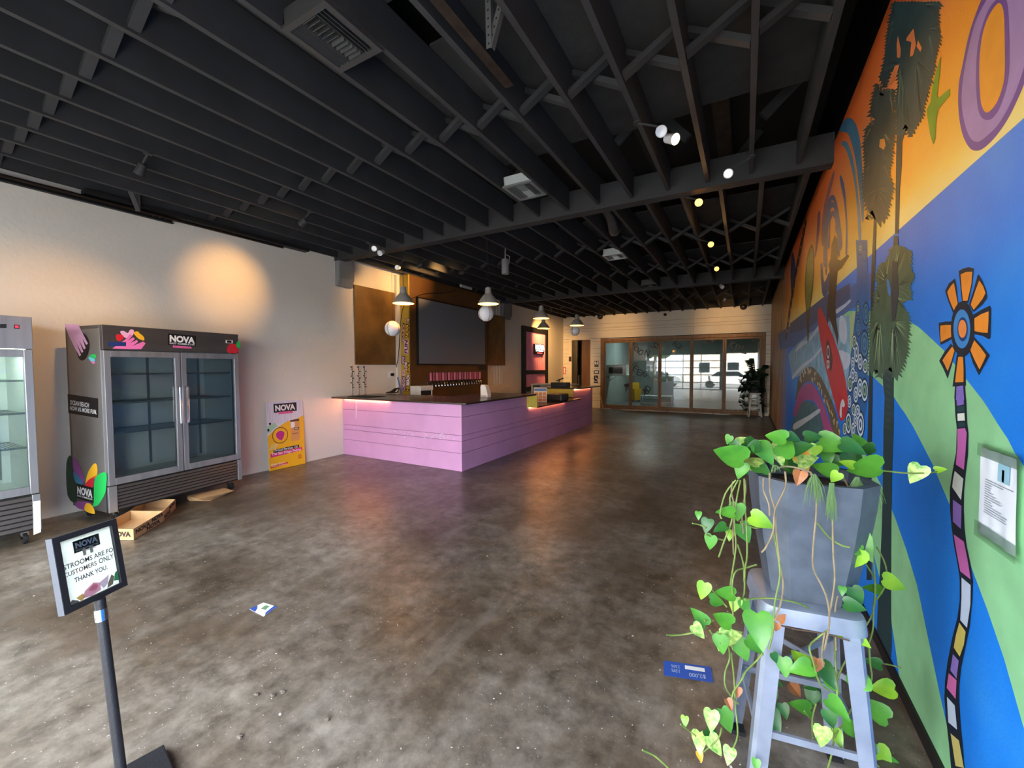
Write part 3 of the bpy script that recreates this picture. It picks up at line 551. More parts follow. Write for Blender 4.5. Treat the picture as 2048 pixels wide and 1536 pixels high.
# black sticker on panel, corrugated sign panel
tag(MB().box((PX, 9.23, 1.55), (PX+.01, 9.6, 1.67)).build('wall_plaque', M('dark_plaque', (40, 36, 36), .5)), 'small dark plaque right of the beer taps', 'plaque')
sg = thing('corrugated_sign_panel', 'black framed panel of pink corrugated metal with a lit sign', 'sign', (XL, 13.2, 0))
y0, y1 = 12.21, 14.19; X1 = XL+.09
for a, b in (((y0, .0), (y0+.2, 3.02)), ((y1-.17, 0), (y1, 3.02)), ((y0+.2, 2.84), (y1-.17, 3.02)), ((y0+.2, 1.38), (y1-.17, 1.52)), ((y0+.2, .80), (y1-.17, .95))): MB().box((XL+.002, a[0], a[1]), (X1, b[0], b[1])).build('frame_bar', blackm, sg)
cor = M('pink_corrugated_steel', (236, 150, 176), .4, .1)
for nm, za, zb_ in (('upper_sheet', 1.52, 2.84), ('lower_sheet', .95, 1.38)):
    mb = MB(); n = 96; vs = []; fs = []
    for i in range(n+1):
        yy = y0+.2+(y1-y0-.37)*i/n; xx = XL+.045+.032*math.sin(2*math.pi*i/n*11); vs += [(xx, yy, za), (xx, yy, zb_)]
    mb.add(vs, [(2*i, 2*i+2, 2*i+3, 2*i+1) for i in range(n)]); mb.build(nm, cor, sg, True)
MB().box((X1-.02, 12.98, 2.08), (X1+.03, 13.75, 2.45)).build('sign_box', blackm, sg)
mb = MB(); put_text(mb, 'NOVA', ((X1+.034, 13.06, 2.43), (X1+.034, 13.78, 2.43), (X1+.034, 13.06, 2.25)), .06); mb.build('lit_letters', M('lit_white', (255, 255, 255), .5, emit=(255, 252, 245), estr=2.6), sg)
mb = MB(); put_text(mb, 'EASY KOMBUCHA', ((X1+.034, 13.1, 2.235), (X1+.034, 13.7, 2.235), (X1+.034, 13.1, 2.19)), .02); mb.build('small_letters', M('lit_white'), sg)
MB().box((X1+.03, 13.2, 2.11), (X1+.033, 13.62, 2.16)).build('pink_plate', PINK, sg)
# things on the bar
q2 = lambda x, y: (1000+x/6.4, 600+y/6.4)
nb = thing('napkin_dispenser', 'white wedge-shaped dispenser standing on the dark bar worktop', 'dispenser', (-4.02, 6.15, 1.094))
MB().prism([(-.075, -.06, 0), (.075, -.06, 0), (.075, -.06, .06), (.03, -.06, .21), (-.055, -.06, .225), (-.075, -.06, .2)], (0, .12, 0)).build('body', M('white_plastic', (232, 230, 226), .5), nb, world=False, bevel=.006); MB().box((-.06, -.064, .01), (.06, -.06, .03)).build('slot', M('shadow_grey', (120, 120, 120), .6), nb, world=False)
mt = tag(MB().box((-6.3, 5.05, 1.094), (-5.75, 5.45, 1.10)).build('bar_mat', rubber), 'black rubber mat under the three twisted rods', 'mat')
for i, yy in enumerate((5.24, 5.39, 5.53)):
    r = thing('twisted_rod', ('dark twisted metal rod nearest the cream wall poster side', 'dark twisted metal rod between two others on the bar', 'dark twisted metal rod on the yellow return side')[i], 'rod', (-6.40, yy, 1.10), 0, 'twisted rods on the bar')
    MB().tube([(0, 0, 0), (0, 0, .56)], .005, 6).lathe([(.03, 0), (.03, .006), (.006, .01)], 12, cap0=True).build('stem', M('dark_rod_steel', (60, 60, 62), .4, .6), r, world=False)
    mb = MB()
    for k in range(10):
        a = k*1.9; z = .14+k*.042; d = V((math.cos(a), math.sin(a), 0)); mb.prism([V((0, 0, z)), d*.035+V((0, 0, z+.012)), d*.04+V((0, 0, z+.03)), V((0, 0, z+.022))], V((-d.y, d.x, 0))*.008)
    mb.build('twist', blackm, r, world=False)
rg = thing('cash_printer', 'white boxy machine with dark tray behind the bar', 'machine', (-6.085, 6.80, .931), math.radians(0))
MB().box((-.16, -.2, 0), (.18, .2, .08)).box((-.16, -.2, .08), (-.02, .2, .30)).box((-.02, -.2, .2), (.14, .2, .30)).box((-.02, -.2, .08), (.12, -.17, .2)).box((-.02, .17, .08), (.12, .2, .2)).build('housing', M('white_plastic'), rg, world=False, bevel=.008); MB().box((-.02, -.17, .09), (.1, .17, .19)).build('tray', rubber, rg, world=False)
ad = thing('menu_card', 'upright printed menu card on the low bar shelf', 'card', (-4.02, 8.38, .841), math.radians(20))
R_ = Matrix.Rotation(math.radians(-14), 3, 'X'); R_ = Matrix.Rotation(math.radians(0), 3, 'Z')@R_
MB().box((-.15, 0, 0), (.15, .006, .33), R_).build('panel', WHITE, ad, world=False)
for nm, mt_, bx in (('blue_band', M('menu_blue', (90, 130, 190), .5), (-.14, .25, .14, .31)), ('orange_band', M('menu_orange', (232, 150, 70), .5), (-.13, .02, .13, .22))): MB().box((bx[0], -.0015, bx[1]), (bx[2], 0, bx[3]), R_).build(nm, mt_, ad, world=False)
for x in (-.05, .04): MB().box((x, -.003, .02), (x+.02, -.0016, .22), R_).build('white_bar', WHITE, ad, world=False)
for z in (.07, .14): MB().box((-.13, -.003, z), (.13, -.0016, z+.015), R_).build('white_bar', WHITE, ad, world=False)
MB().box((-.1, .02, 0), (.1, .14, .008)).build('foot', WHITE, ad, world=False)
bx = thing('receipt_box', 'black rounded card-reader box on the low bar shelf', 'machine', (-3.80, 8.85, .841))
MB().box((-.20, -.22, 0), (.2, .22, .17)).build('body', M('black_plastic', (34, 34, 37), .4), bx, world=False, bevel=.03); MB().box((.2, -.16, .03), (.204, .16, .14)).build('face', M('dark_grey_plastic', (60, 60, 64), .4), bx, world=False)
bx = thing('tap_handle_stand', 'black box with upright lever on the raised bar end', 'machine', (-4.35, 10.35, 1.094))
MB().box((-.22, -.16, 0), (.22, .16, .12)).build('body', M('black_plastic'), bx, world=False, bevel=.01); MB().tube([(-.05, 0, .12), (-.02, 0, .2), (.08, 0, .23)], .018).tube([(-.02, 0, .2), (-.12, 0, .16)], .014).build('lever', M('black_plastic'), bx, True, False)
sh = thing('sink_unit', 'pale storage unit behind the bar below the corrugated sign', 'cabinet', (-5.55, 12.2, 0))
MB().box((-.5, -.25, 0), (.9, .35, .06)).box((-.5, .3, .06), (.9, .35, 1.05)).box((-.5, -.25, .06), (-.44, .3, 1.05)).box((.84, -.25, .06), (.9, .3, 1.05)).box((-.52, -.27, 1.05), (.92, .37, 1.09)).build('carcass', M('pale_laminate', (196, 196, 192), .5), sh, world=False)
MB().lathe([(.14, 0), (.15, .03), (.15, .3), (.14, .34)], 20, (-.1, -.1, .65), cap0=True, cap1=True).build('keg', rubber, sh, True, False)
tag(MB().box((PX+.003, 6.66, 1.30), (PX+.006, 6.67, 1.34)).build('wall_screw', chrome), 'small screw on the brown tap wall', 'screw')
# thermostat socket and cables by the white post
o = thing('wall_socket', 'white wall socket with a black plug beside the yellow return', 'socket', (XL, 6.35, 1.47))
MB().box((XL, 6.28, 1.41), (XL+.012, 6.40, 1.54)).build('plate', WHITE, o); MB().lathe([(.035, 0), (.035, .04)], 14, (XL+.012, 6.37, 1.475), (1, 0, 0), cap0=True, cap1=True).build('plug', rubber, o)
cb = MB().tube(smooth_closed([(XL+.05, 6.5, 1.42), (XL+.1, 6.52, 1.2), (XL+.14, 6.5, 1.02), (XL+.2, 6.42, .98)], 5, False), .014).build('blue_cable', M('blue_cable', (70, 120, 190), .5), None, True); tag(cb, 'blue cable hanging beside the yellow return', 'cable')
cb = MB().tube(smooth_closed([px(z1b(575, 1100), 0, XL+.09), px(z1b(600, 960), 0, XL+.09), px(z1b(630, 560), 0, -6.2), px(z1b(680, 440), 0, -6.2), px(z1b(760, 385), 0, PX+.06), px(z1b(870, 345), 0, PX+.03), px(z1b(1080, 338), 0, PX+.03), px(z1b(1190, 310), 0, PX+.03)], 5, False), .007, 6).build('black_cable', blackm, None, True); tag(cb, 'thin black cable looping over the top of the grey screen', 'cable')
cb = MB()
for k in range(3): cb.tube(smooth_closed([(-6.32+.1*k, 6.1, 1.12), (-6.25, 6.18+.05*k, 1.2), (-6.18, 6.05, 1.15), (-6.3+.03*k, 5.98, 1.12), (-6.32+.1*k, 6.1, 1.12)], 5, False), .012, 6)
tag(cb.build('cable_coil', blackm, None, True), 'tangled black cable coil lying behind the bar worktop', 'cable')
# ================================================================ lamps, diffusers and ceiling fittings
alu = M('brushed_aluminium', (184, 180, 172), .42, .25, var=.1, vscale=20); shade_in = M('shade_inside', (240, 214, 180), .6); cordm = M('black_cord', (20, 20, 20), .6)
bulb = M('warm_bulb', (255, 214, 160), .5, emit=(255, 180, 104), estr=60)
def pendant(x, y, lab):
    zt = 2.70; p = thing('pendant_lamp', lab, 'lamp', (x, y, zt), 0, 'bell pendant lamps over the bar')
    prof = [(.18, 0), (.172, .018), (.145, .065), (.105, .12), (.072, .155), (.058, .17), (.056, .18), (.05, .25), (.046, .272), (.018, .285)]
    MB().lathe(prof, 32).build('shade', alu, p, True, False); MB().lathe([(r-.003, z-.001) for r, z in prof[:8]], 32).build('shade_lining', shade_in, p, True, False)
    MB().lathe([(.0, .05), (.03, .06), (.036, .085), (.02, .12), (.015, .16)], 16).build('bulb', bulb, p, True, False)
    MB().tube([(0, 0, .28), (0, 0, (4.45 if 9.8 < y < 10.8 else 3.905)-zt)], .004, 6).build('cord', cordm, p, world=False)
for a in ((-5.03, 5.18, 'aluminium bell pendant over the short pink face of the bar'), (-3.83, 5.95, 'aluminium bell pendant directly above a white ball near the bar corner'), (-3.95, 8.29, 'aluminium bell pendant over the yellow bar cut-out'), (-4.91, 10.45, 'aluminium bell pendant set back behind the bar'), (-3.815, 10.15, 'aluminium bell pendant over the raised bar end')): pendant(*a)
ballm = M('white_vinyl', (236, 234, 236), .4); seam = M('grey_stitch', (120, 118, 124), .6)
def ball(c, r, lab, rz):
    b = thing('hanging_ball', lab, 'ball', c, rz, 'white stitched balls hung over the bar')
    MB().sphere((0, 0, 0), r, 16).build('shell', ballm, b, True, False)
    for s in (1, -1):
        pts = []
        for k in range(41):
            t = 2*math.pi*k/40; A = .44; lon = t+s*0; x = math.cos(t)+0; 
            v = V((s*(.62+.25*math.cos(2*t)), .9*math.cos(t), .9*math.sin(t))).normalized(); pts.append(v*(r+.001))
        MB().tube(pts, .004, 5, False).build('stitch_seam', seam, b, True, False)
    MB().tube([(0, 0, r), (0, 0, (4.45 if 9.8 < c[1] < 10.8 else 3.905)-c[2])], .002, 5).build('string', cordm, b, world=False)
ball((-5.278, 5.17, 2.292), .13, 'white stitched ball hanging between the brown board and the bar', .9)
ball(tuple(pxd((972, 627), 6.72)), .126, 'white stitched ball hanging under the pendant near the bar corner', .3)
ball(tuple(pxd((1150, 662), 10.38)), .12, 'white stitched ball hanging under the pendant at the raised bar end', .5)
# ---- spot cans
canm = M('white_can', (206, 206, 204), .5); lens_on = M('amber_lens', (255, 200, 110), .4, emit=(255, 150, 40), estr=2.5); lens_soft = M('lens_glow', (255, 225, 180), .4, emit=(255, 214, 150), estr=6); lens_off = M('lens_off', (226, 226, 224), .25, .2)
def spot(c, aim, lab, lens, heads=1, power=0, size=70, col=(1, .53, .17), canmat=canm, blend=1):
    c = V(c); t = thing('spot_light', lab, 'spotlight', (c.x, c.y, 3.62), 0, 'ceiling spotlights')
    xs = .42 if c.y < 5.1 else (.53 if c.y < 10.9 else .45); jx = xs-round((xs-c.x)/SP)*SP; zt = 3.57 if 5.0 < c.y < 5.18 or 10.84 < c.y < 11 else 3.62
    MB().lathe([(.035, -.015), (.035, .001)], 16, (jx, c.y, zt), cap0=True, cap1=True).tube([(jx, c.y, zt-.01), (c.x, c.y, c.z+.03), (c.x, c.y, c.z)], .009).build('mount', ceilblk, t)
    for h in range(heads):
        d = (V(aim[h])-c).normalized(); o = c+V((.075*h, .05*h, -.06*h))
        MB().lathe([(.018, -.07), (.034, -.06), (.038, 0), (.044, .045), (.04, .045)], 20, o, d, cap0=True).build('can', canmat, t, True)
        MB().lathe([(0, .038), (.039, .04)], 20, o, d).build('lens', lens[h], t)
    if power:
        ld = bpy.data.lights.new('spot_beam', 'SPOT'); ld.energy = power; ld.color = col; ld.spot_size = math.radians(size); ld.spot_blend = blend; ld.shadow_soft_size = .05
        lo = bpy.data.objects.new('spot_beam', ld); C.objects.link(lo); lo.parent = t; d = (V(aim[heads-1])-c).normalized(); h = heads-1
        lo.location = MW[t.name].inverted()@(c+V((.075*h, .05*h, -.06*h))+d*.065); lo.rotation_euler = d.to_track_quat('-Z', 'Y').to_euler()
spot((-.62, 3.51, 3.5), [(.3, 0, 1), (.7, 2.6, 2.6)], 'double white spotlight on a joist with one head lit', [lens_off, lens_soft], 2, 7, 55)
spot((-.18, 4.6, 3.5), [(-.05, 0, 1.7)], 'unlit round white spotlight just before the first cross beam', [lens_off])
spot((-.5, 5.23, 3.5), [(-.1, 1.5, 2.2)], 'glaring amber spotlight just past the first cross beam', [lens_on], 1, 5, 80)
spot((-.5, 7.09, 3.5), [(.1, 2.5, 2.4)], 'lit amber spotlight at the first bridging row past the beam', [lens_on], 1, 5, 80)
spot((-.52, 8.86, 3.5), [(.3, 5, 2)], 'lit amber spotlight at the second bridging row past the beam', [lens_on], 1, 5, 80)
spot((-.52, 10.88, 3.5), [(.6, 9, 2)], 'unlit spotlight under the second cross beam', [lens_off])
spot((-.54, 13.11, 3.5), [(-.64, 15.9, 3.1)], 'lit spotlight washing the shiplap above the folding glass wall', [lens_soft], 1, 26, 52)
spot((-4.2, 13.2, 3.5), [(-4.22, 15.9, 3.05)], 'spotlight washing the shiplap beside the hallway door', [lens_soft], 1, 26, 52, canmat=ceilblk)
spot((-5.01, 3.38, 3.5), [(-6.56, 3.22, 2.82)], 'spotlight throwing a warm pool on the cream wall above the poster', [lens_soft], 1, 24, 50, canmat=ceilblk)
spot((-5.12, 4.67, 3.5), [(-3, 0, 2), (-4, 1, 1.5)], 'double unlit white spotlight in front of the first cross beam over the bar', [lens_off, lens_off], 2)
spot((-5.71, 5.75, 3.5), [(-4, 2, 2.5)], 'white spotlight above the stained plywood board', [lens_off], 1, 0)
spot((-4.92, 6.69, 3.5), [(-6.3, 6.75, 3.55)], 'small lit spotlight facing the brown tap wall', [lens_soft], 1, 30, 62, canmat=ceilblk)
spot((-5.3, 5.9, 3.52), [(-6.56, 5.9, 3.0)], 'spotlight washing the stained plywood board', [lens_soft], 1, 12, 80, canmat=ceilblk)
spot((-5.03, 1.74, 3.5), [(-6.3, 1.4, 1.5)], 'small spotlight above the two-door fridge', [lens_soft], 1, 18, 90, canmat=ceilblk)
spot((-5.6, 12.6, 3.5), [(-6.56, 14.3, 2.2)], 'spotlight washing the cream wall beside the corrugated sign', [lens_soft], 1, 110, 80, canmat=ceilblk)
spk = thing('ceiling_speaker', 'grey cylindrical speaker hanging above the bar', 'speaker', (-3.66, 6.24, 3.4)); c = V((-3.66, 6.24, 3.38))
MB().lathe([(.06, -.14), (.065, -.13), (.065, .10), (.05, .12)], 20, c, cap0=True, cap1=True).build('body', M('grey_can', (120, 120, 122), .5), spk, True); MB().tube([c+V((0, 0, .12)), c+V((0, 0, .52))], .012).tube([c+V((.07, 0, .02)), c+V((.09, 0, .15)), c+V((0, 0, .2))], .008).build('bracket', M('grey_can'), spk)
# ---- air diffusers
difm = M('grey_register', (66, 66, 65), .5, .2); difw = M('pale_register', (176, 180, 176), .5)
def diffuser(x0, x1, y0, y1, zb, lab, mat, boxmat, up=.12):
    d = thing('air_diffuser', lab, 'vent', ((x0+x1)/2, (y0+y1)/2, zb))
    w_ = .035
    MB().box((x0, y0, zb), (x0+w_, y1, zb+.02)).box((x1-w_, y0, zb), (x1, y1, zb+.02)).box((x0+w_, y0, zb), (x1-w_, y0+w_, zb+.02)).box((x0+w_, y1-w_, zb), (x1-w_, y1, zb+.02)).build('flange', mat, d)
    MB().box((x0+.01, y0+.01, zb+.07), (x1-.01, y1-.01, zb+up)).box((x0+.01, y0+.01, zb+.02), (x0+.02, y1-.01, zb+.07)).box((x1-.02, y0+.01, zb+.02), (x1-.01, y1-.01, zb+.07)).box((x0+.01, y0+.01, zb+.02), (x1-.01, y0+.02, zb+.07)).box((x0+.01, y1-.02, zb+.02), (x1-.01, y1-.01, zb+.07)).build('plenum', boxmat, d)
    tw = (x1-x0-2*w_)/3
    for k in range(4):
        for s in (0, 2):
            xx = x0+w_+tw*s+tw*(k+.5)/4; e = .012 if s == 0 else -.012; MB().bar((xx, y0+w_, zb+.02), (xx, y1-w_, zb+.02), .004, .034, (e, 0, .03)).build('slat', mat, d)
    for k in range(11):
        yy = y0+w_+(y1-y0-2*w_)*(k+.5)/11; MB().bar((x0+w_+tw, yy, zb+.02), (x0+w_+2*tw, yy, zb+.02), .004, .030, (0, .012 if k < 6 else -.012, .03)).build('slat', mat, d)
diffuser(-2.40, -2.005, 1.505, 1.915, 3.595, 'dark grey three-way air diffuser fitted between the front joists', difm, difm)
diffuser(-2.375, -2.02, 3.99, 4.40, 3.60, 'pale air diffuser hanging beside the dark deck gap before the beam', M('mid_register', (110, 112, 110), .5), difw)
MB_ = px((1208, 515), 2, 3.60); diffuser(MB_.x, MB_.x+.36, MB_.y-.1, MB_.y+.28, 3.60, 'white air diffuser between joists past the first beam', difw, difw)
p2 = px((1283, 572), 2, 3.60); diffuser(p2.x, p2.x+.36, p2.y-.1, p2.y+.28, 3.60, 'grey air diffuser close to the second cross beam', difm, difm)
dc = px((1228, 462), 2, 3.66); tag(MB().tube(smooth_closed([tuple(dc+V((.02, -.5, .18))), tuple(dc+V((.02, -.2, .1))), tuple(dc), tuple(dc+V((.02, .1, .12))), tuple(dc+V((.02, .1, .4)))], 5, False), .075, 14).build('flex_duct', M('foil_duct', (120, 120, 118), .35, .8, bump=.6, bscale=50), None, True), 'shiny flexible air duct between joists past the first beam', 'duct')
# ---- garage-door track and hangers
trk = thing('door_track', 'black door track running along the top of the cream wall', 'track', (XL+.06, 1.5, 3.5))
MB().box((XL+.04, YF, 3.49), (XL+.05, 2.56, 3.565)).box((XL+.05, YF, 3.49), (XL+.09, 2.56, 3.50)).build('channel', blackm, trk); MB().box((XL+.03, 1.72, 3.57), (XL+.16, 4.42, 3.615)).build('upper_bar', blackm, trk); MB().tube([(XL+.10, YF, 3.53), (XL+.10, 4.0, 3.545)], .02).build('spring_shaft', M('dark_shaft', (60, 48, 40), .35, .8), trk)
for k in range(6): MB().lathe([(.006, 0), (.006, .002)], 8, (XL+.0395+.0112, 2.36+.033*k, 3.535+.008*(k % 2)), (1, 0, 0), cap1=True).build('bolt_hole', M('print_white'), trk)
perf = M('perforated_steel', (104, 104, 102), .45, .4)
def hanger(b, tops, lab):
    h = thing('perforated_hanger', lab, 'bracket', b)
    for t in tops:
        b_, t_ = V(b), V(t); d = (t_-b_); MB().bar(b_, t_, .036, .003, (0, 1, 0)).bar(b_+V((.017, .016, 0)), t_+V((.017, .016, 0)), .003, .034, (0, 1, 0)).build('angle', perf, h)
        n = int(d.length/.045)
        for k in range(n):
            c = b_+d*((k+.5)/n); MB().lathe([(0, 0), (.007, 0)], 8, c+V((0, -.0025, 0)), (0, -1, 0)).build('punched_hole', darkhole, h)
hb = px((978, 96), 2, 3.45); hanger(hb, [hb+V((-.01, .0, .47)), hb+V((.13, .05, .5))], 'perforated steel angle hanger in a V near the rusty track')
hanger((XL+.185, 2.15, 3.50), [(XL+.185, 2.15, 3.88), (XL+.27, 2.02, 3.80)], 'dark perforated hanger holding the door track on the cream wall')
rust = M('rusty_track', (58, 48, 40), .6, .4, var=.5, vscale=14)
tag(MB().box((-1.52, YF, 3.60), (-1.512, 2.6, 3.67)).box((-1.512, YF, 3.60), (-1.45, 2.6, 3.606)).build('rusty_track', rust), 'rusty steel track under the front joists', 'track')
for p, lab in (((1200, 633), 'small black camera on the shiplap above the glass wall end'), ((1487, 613), 'small black camera on the shiplap near the mural'), ((1330, 629), 'tiny dark sensor in the middle of the shiplap top')):
    c = px(p, 1, YB-.05); s_ = .1 if p[0] != 1330 else .05
    t = thing('wall_camera', lab, 'camera', c); MB().sphere(c, s_, 10, (1, .5, .8)).build('dome', M('black_plastic', (34, 34, 37), .4), t, True); MB().lathe([(s_*1.1, 0), (s_*1.1, .03)], 16, c+V((0, .035, 0)), (0, -1, 0), cap0=True, cap1=True).build('base', blackm, t)
e = px((932, 573), 0, -6.1); em = thing('emergency_light', 'pale rectangular emergency light under the joists by the screen', 'light fitting', e); MB().box(e-V((.03, .22, .045)), e+V((.03, .22, .045))).build('housing', M('pale_laminate', (196, 196, 192), .5), em); MB().tube([e+V((0, 0, .04)), e+V((0, 0, .25))], .01).build('stem', blackm, em)
# ---- rear room lamp
rl = thing('ceiling_panel_light', 'lit panel lamp in the room behind the glass', 'lamp', (-3.6, YB+2.5, 3.29)); MB().box((-4.2, YB+2.2, 3.25), (-3.0, YB+2.8, 3.30)).build('housing', M('white_can'), rl); MB().box((-4.15, YB+2.25, 3.24), (-3.05, YB+2.75, 3.25)).build('diffuser_panel', M('panel_glow', (255, 255, 255), .5, emit=(230, 245, 245), estr=9), rl)
# ---- wall signs on the back wall
def sign(p0, p1, y, nm, lab, fn):
    t = thing(nm, lab, 'sign', px(((p0[0]+p1[0])/2, p1[1]), 1, y)); a = px(p0, 1, y); b = px(p1, 1, y); MB().box((a.x, y-.008, b.z), (b.x, y, a.z)).build('plate', BLACK, t); fn(t, a, b, y-.0095); return t
def lines(t, a, b, y):
    for k in range(2): zz = a.z+(b.z-a.z)*(.30+.3*k); MB().box((a.x+.03, y-.001, zz-.018), (b.x-.03, y, zz+.018)).build('text_bar', WHITE, t)
def people(t, a, b, y):
    for s in (-.25, .25):
        cx = (a.x+b.x)/2+s*(b.x-a.x); h = a.z-b.z; MB().poly([(cx+.022*math.cos(q), y, a.z-.12*h+.022*math.sin(q)) for q in [k*.6 for k in range(11)]]).build('figure_head', WHITE, t); MB().poly([(cx-.035, y, a.z-.22*h), (cx+.035, y, a.z-.22*h), (cx+.03, y, a.z-.6*h), (cx-.03, y, a.z-.6*h)]).build('figure_body', WHITE, t)
    mb = MB(); put_text(mb, 'RESTROOM', ((a.x+.02, y, b.z+.25*h), (b.x-.02, y, b.z+.25*h), (a.x+.02, y, b.z+.08*h)), 0); mb.build('letters', WHITE, t)
def wheel(t, a, b, y):
    c = V(((a.x+b.x)/2, y, (a.z+b.z)/2-.03)); MB().tube([c+V((.07*math.cos(q), 0, .07*math.sin(q))) for q in [-3+.4*k for k in range(13)]], .01, 6).tube([c+V((-.01, 0, .14)), c+V((0, 0, .05)), c+V((.06, 0, .04)), c+V((.09, 0, -.05))], .012, 6).build('wheelchair_figure', WHITE, t)
sign((1189, 722), (1197, 734), YB-.015, 'restroom_sign', 'black restroom sign with two white figures beside the glass wall', people)
sign((1188, 741), (1198, 748), YB-.015, 'text_sign', 'small black text sign between two restroom signs', lines)
sign((1188, 751), (1196, 766), YB-.015, 'accessibility_sign', 'black sign with a white wheelchair figure on shiplap', wheel)
fe = thing('fire_notice', 'narrow white notice with red border on shiplap beside the hallway door', 'notice', px((1129, 748), 1, YB-.015)); a = px((1126.5, 734), 1, YB-.015); b = px((1131.5, 748), 1, YB-.015)
MB().box((a.x, YB-.022, b.z), (b.x, YB-.014, a.z)).build('red_border', RED, fe); MB().box((a.x+.025, YB-.024, b.z+.03), (b.x-.025, YB-.022, a.z-.03)).build('white_field', WHITE, fe)
# ================================================================ mural: flat paint layers on the right wall
ZM = dict(A=(1848, 500, 5.12), B=(1748, 780, 3.84), C=(1748, 1136, 3.84), D=(1700, 560, 5.12), E=(1848, 0, 4.8), F=(1600, 220, 3.656), G=(1640, 0, 3.338), H=(1640, 480, 3.655), I=(1540, 440, 3.3375), J=(1540, 500, 3.411), P=(0, 0, 1))
PAINT = {}
def paint(c, var=.12, vs=7):
    k = tuple(c)
    if k not in PAINT: PAINT[k] = M('mural_paint_%02x%02x%02x' % k, c, .5, var=var, vscale=vs, spec=.3)
    return PAINT[k]
mt_ = thing('mural', 'x', 'mural', (XR, 4, 0)); bpy.data.objects.remove(mt_)
def mz(k, pts): o = ZM[k]; return [(o[0]+x/o[2], o[1]+y/o[2]) for x, y in pts]
def clampz(v): return V((v.x, v.y, min(v.z, 3.758)))
MCNT = [0]
def wallpt(p, lay): return clampz(px(p, 0, XR-.0004*lay-.000022*MCNT[0]))
def mur(name, lay, col, *polys, k='P', sm=0, var=.12):
    for p in polys:
        MCNT[0] = (MCNT[0]+1) % 16; q = mz(k, p); q = smooth_closed(q, sm) if sm else q
        o = MB().poly([wallpt(a, lay) for a in q]).build(name, paint(col, var), wr)
    return o
LEAFG, NAVY = (146, 206, 152), (20, 34, 50)
# rolling green hills of the lower wall
mur('green_hill', 1, LEAFG, [(1660, 620), (1700, 622), (1740, 622)] + mz('D', [(560, 395), (700, 480), (800, 570), (960, 720)]) + mz('A', [(600, 1536)]) + mz('B', [(870, 130), (950, 260), (1030, 380), (1080, 480)]) + [(2060, 950), (2300, 1330), (2300, 2300), (2100, 1560)] + mz('C', [(1150, 1230), (1000, 700), (870, 320), (750, 0)]) + mz('B', [(700, 1180), (640, 1020), (580, 880), (450, 570), (300, 280), (200, 120)]) + mz('D', [(560, 1370), (450, 1200), (330, 1080), (230, 985)]) + [(1700, 745), (1660, 735)])
mur('green_hill', 1, LEAFG, [(1723, 895), (1765, 975), (1790, 1035), (1813, 1100), (1834, 1170), (1855, 1270), (1880, 1390), (1898, 1470), (1908, 1600), (1880, 1600), (1800, 1365), (1790, 1290), (1782, 1240), (1760, 1160), (1745, 1100), (1728, 1000)])
# letter O
mur('purple_letter', 1, (104, 68, 152), [(580, -60), (480, 180), (420, 380), (370, 620), (335, 800), (328, 1000), (345, 1180), (380, 1320), (430, 1410), (480, 1445), (560, 1430), (680, 1320), (800, 1150), (900, 950), (970, 780), (1060, 500), (1090, 200), (1060, -120), (900, -260), (720, -220)], k='E', sm=4)
mur('purple_letter_face', 2, (162, 132, 190), [(620, -30), (510, 170), (450, 370), (400, 600), (365, 850), (365, 1040), (400, 1220), (450, 1330), (500, 1360), (560, 1340), (700, 1210), (800, 1050), (880, 880), (950, 680), (1010, 450), (1040, 200), (1000, -100), (880, -200), (740, -170)], k='E', sm=4)
mur('purple_letter_edge', 3, (104, 68, 152), [(690, 0), (620, 90), (555, 260), (515, 450), (500, 650), (500, 850), (515, 1020), (540, 1110), (590, 1150), (650, 1140), (720, 1050), (780, 880), (815, 700), (820, 450), (810, 150), (790, 10), (740, -30)], k='E', sm=4)
mur('letter_opening', 4, (240, 158, 46), [(720, 28), (640, 120), (580, 260), (545, 430), (530, 640), (535, 850), (550, 1000), (590, 1078), (640, 1060), (700, 980), (750, 850), (775, 700), (775, 400), (765, 120)], k='E', sm=4)
# flower
PET = [[(355, 215), (400, 190), (455, 175), (510, 188), (495, 340), (455, 540), (390, 540), (375, 400)], [(215, 420), (255, 340), (318, 290), (335, 390), (352, 560), (295, 640), (250, 530)], [(548, 260), (560, 252), (600, 320), (640, 420), (648, 490), (600, 560), (510, 635), (460, 560), (510, 400)], [(505, 660), (590, 610), (675, 568), (688, 600), (685, 760), (680, 900), (665, 915), (600, 880), (505, 860)], [(150, 745), (220, 732), (295, 730), (300, 905), (230, 945), (170, 972), (155, 860)], [(275, 960), (325, 1010), (290, 1160), (242, 1318), (195, 1210), (155, 1135), (210, 1040)], [(455, 1010), (510, 890), (600, 985), (675, 1080), (620, 1180), (562, 1285), (500, 1160)], [(335, 1070), (415, 1070), (425, 1240), (430, 1390), (292, 1398), (315, 1220)]]
PEI = [[(375, 250), (430, 225), (495, 222), (485, 350), (445, 520), (398, 520), (385, 390)], [(238, 430), (270, 375), (305, 335), (322, 420), (345, 550), (305, 618), (260, 510)], [(565, 312), (605, 370), (630, 440), (600, 500), (510, 612), (478, 560), (525, 420)], [(515, 700), (590, 655), (662, 628), (660, 740), (652, 848), (590, 845), (517, 830)], [(168, 775), (220, 768), (282, 768), (278, 890), (225, 915), (172, 942), (165, 850)], [(290, 988), (312, 1030), (280, 1140), (242, 1240), (210, 1170), (188, 1130), (235, 1060)], [(472, 1020), (515, 925), (580, 1000), (636, 1080), (605, 1150), (568, 1222), (520, 1130)], [(350, 1095), (398, 1092), (405, 1220), (404, 1352), (318, 1355), (335, 1210)]]
mur('flower_outline', 2, NAVY, *PET, k='A'); mur('flower_petals', 3, (238, 146, 52), *PEI, k='A', var=.2)
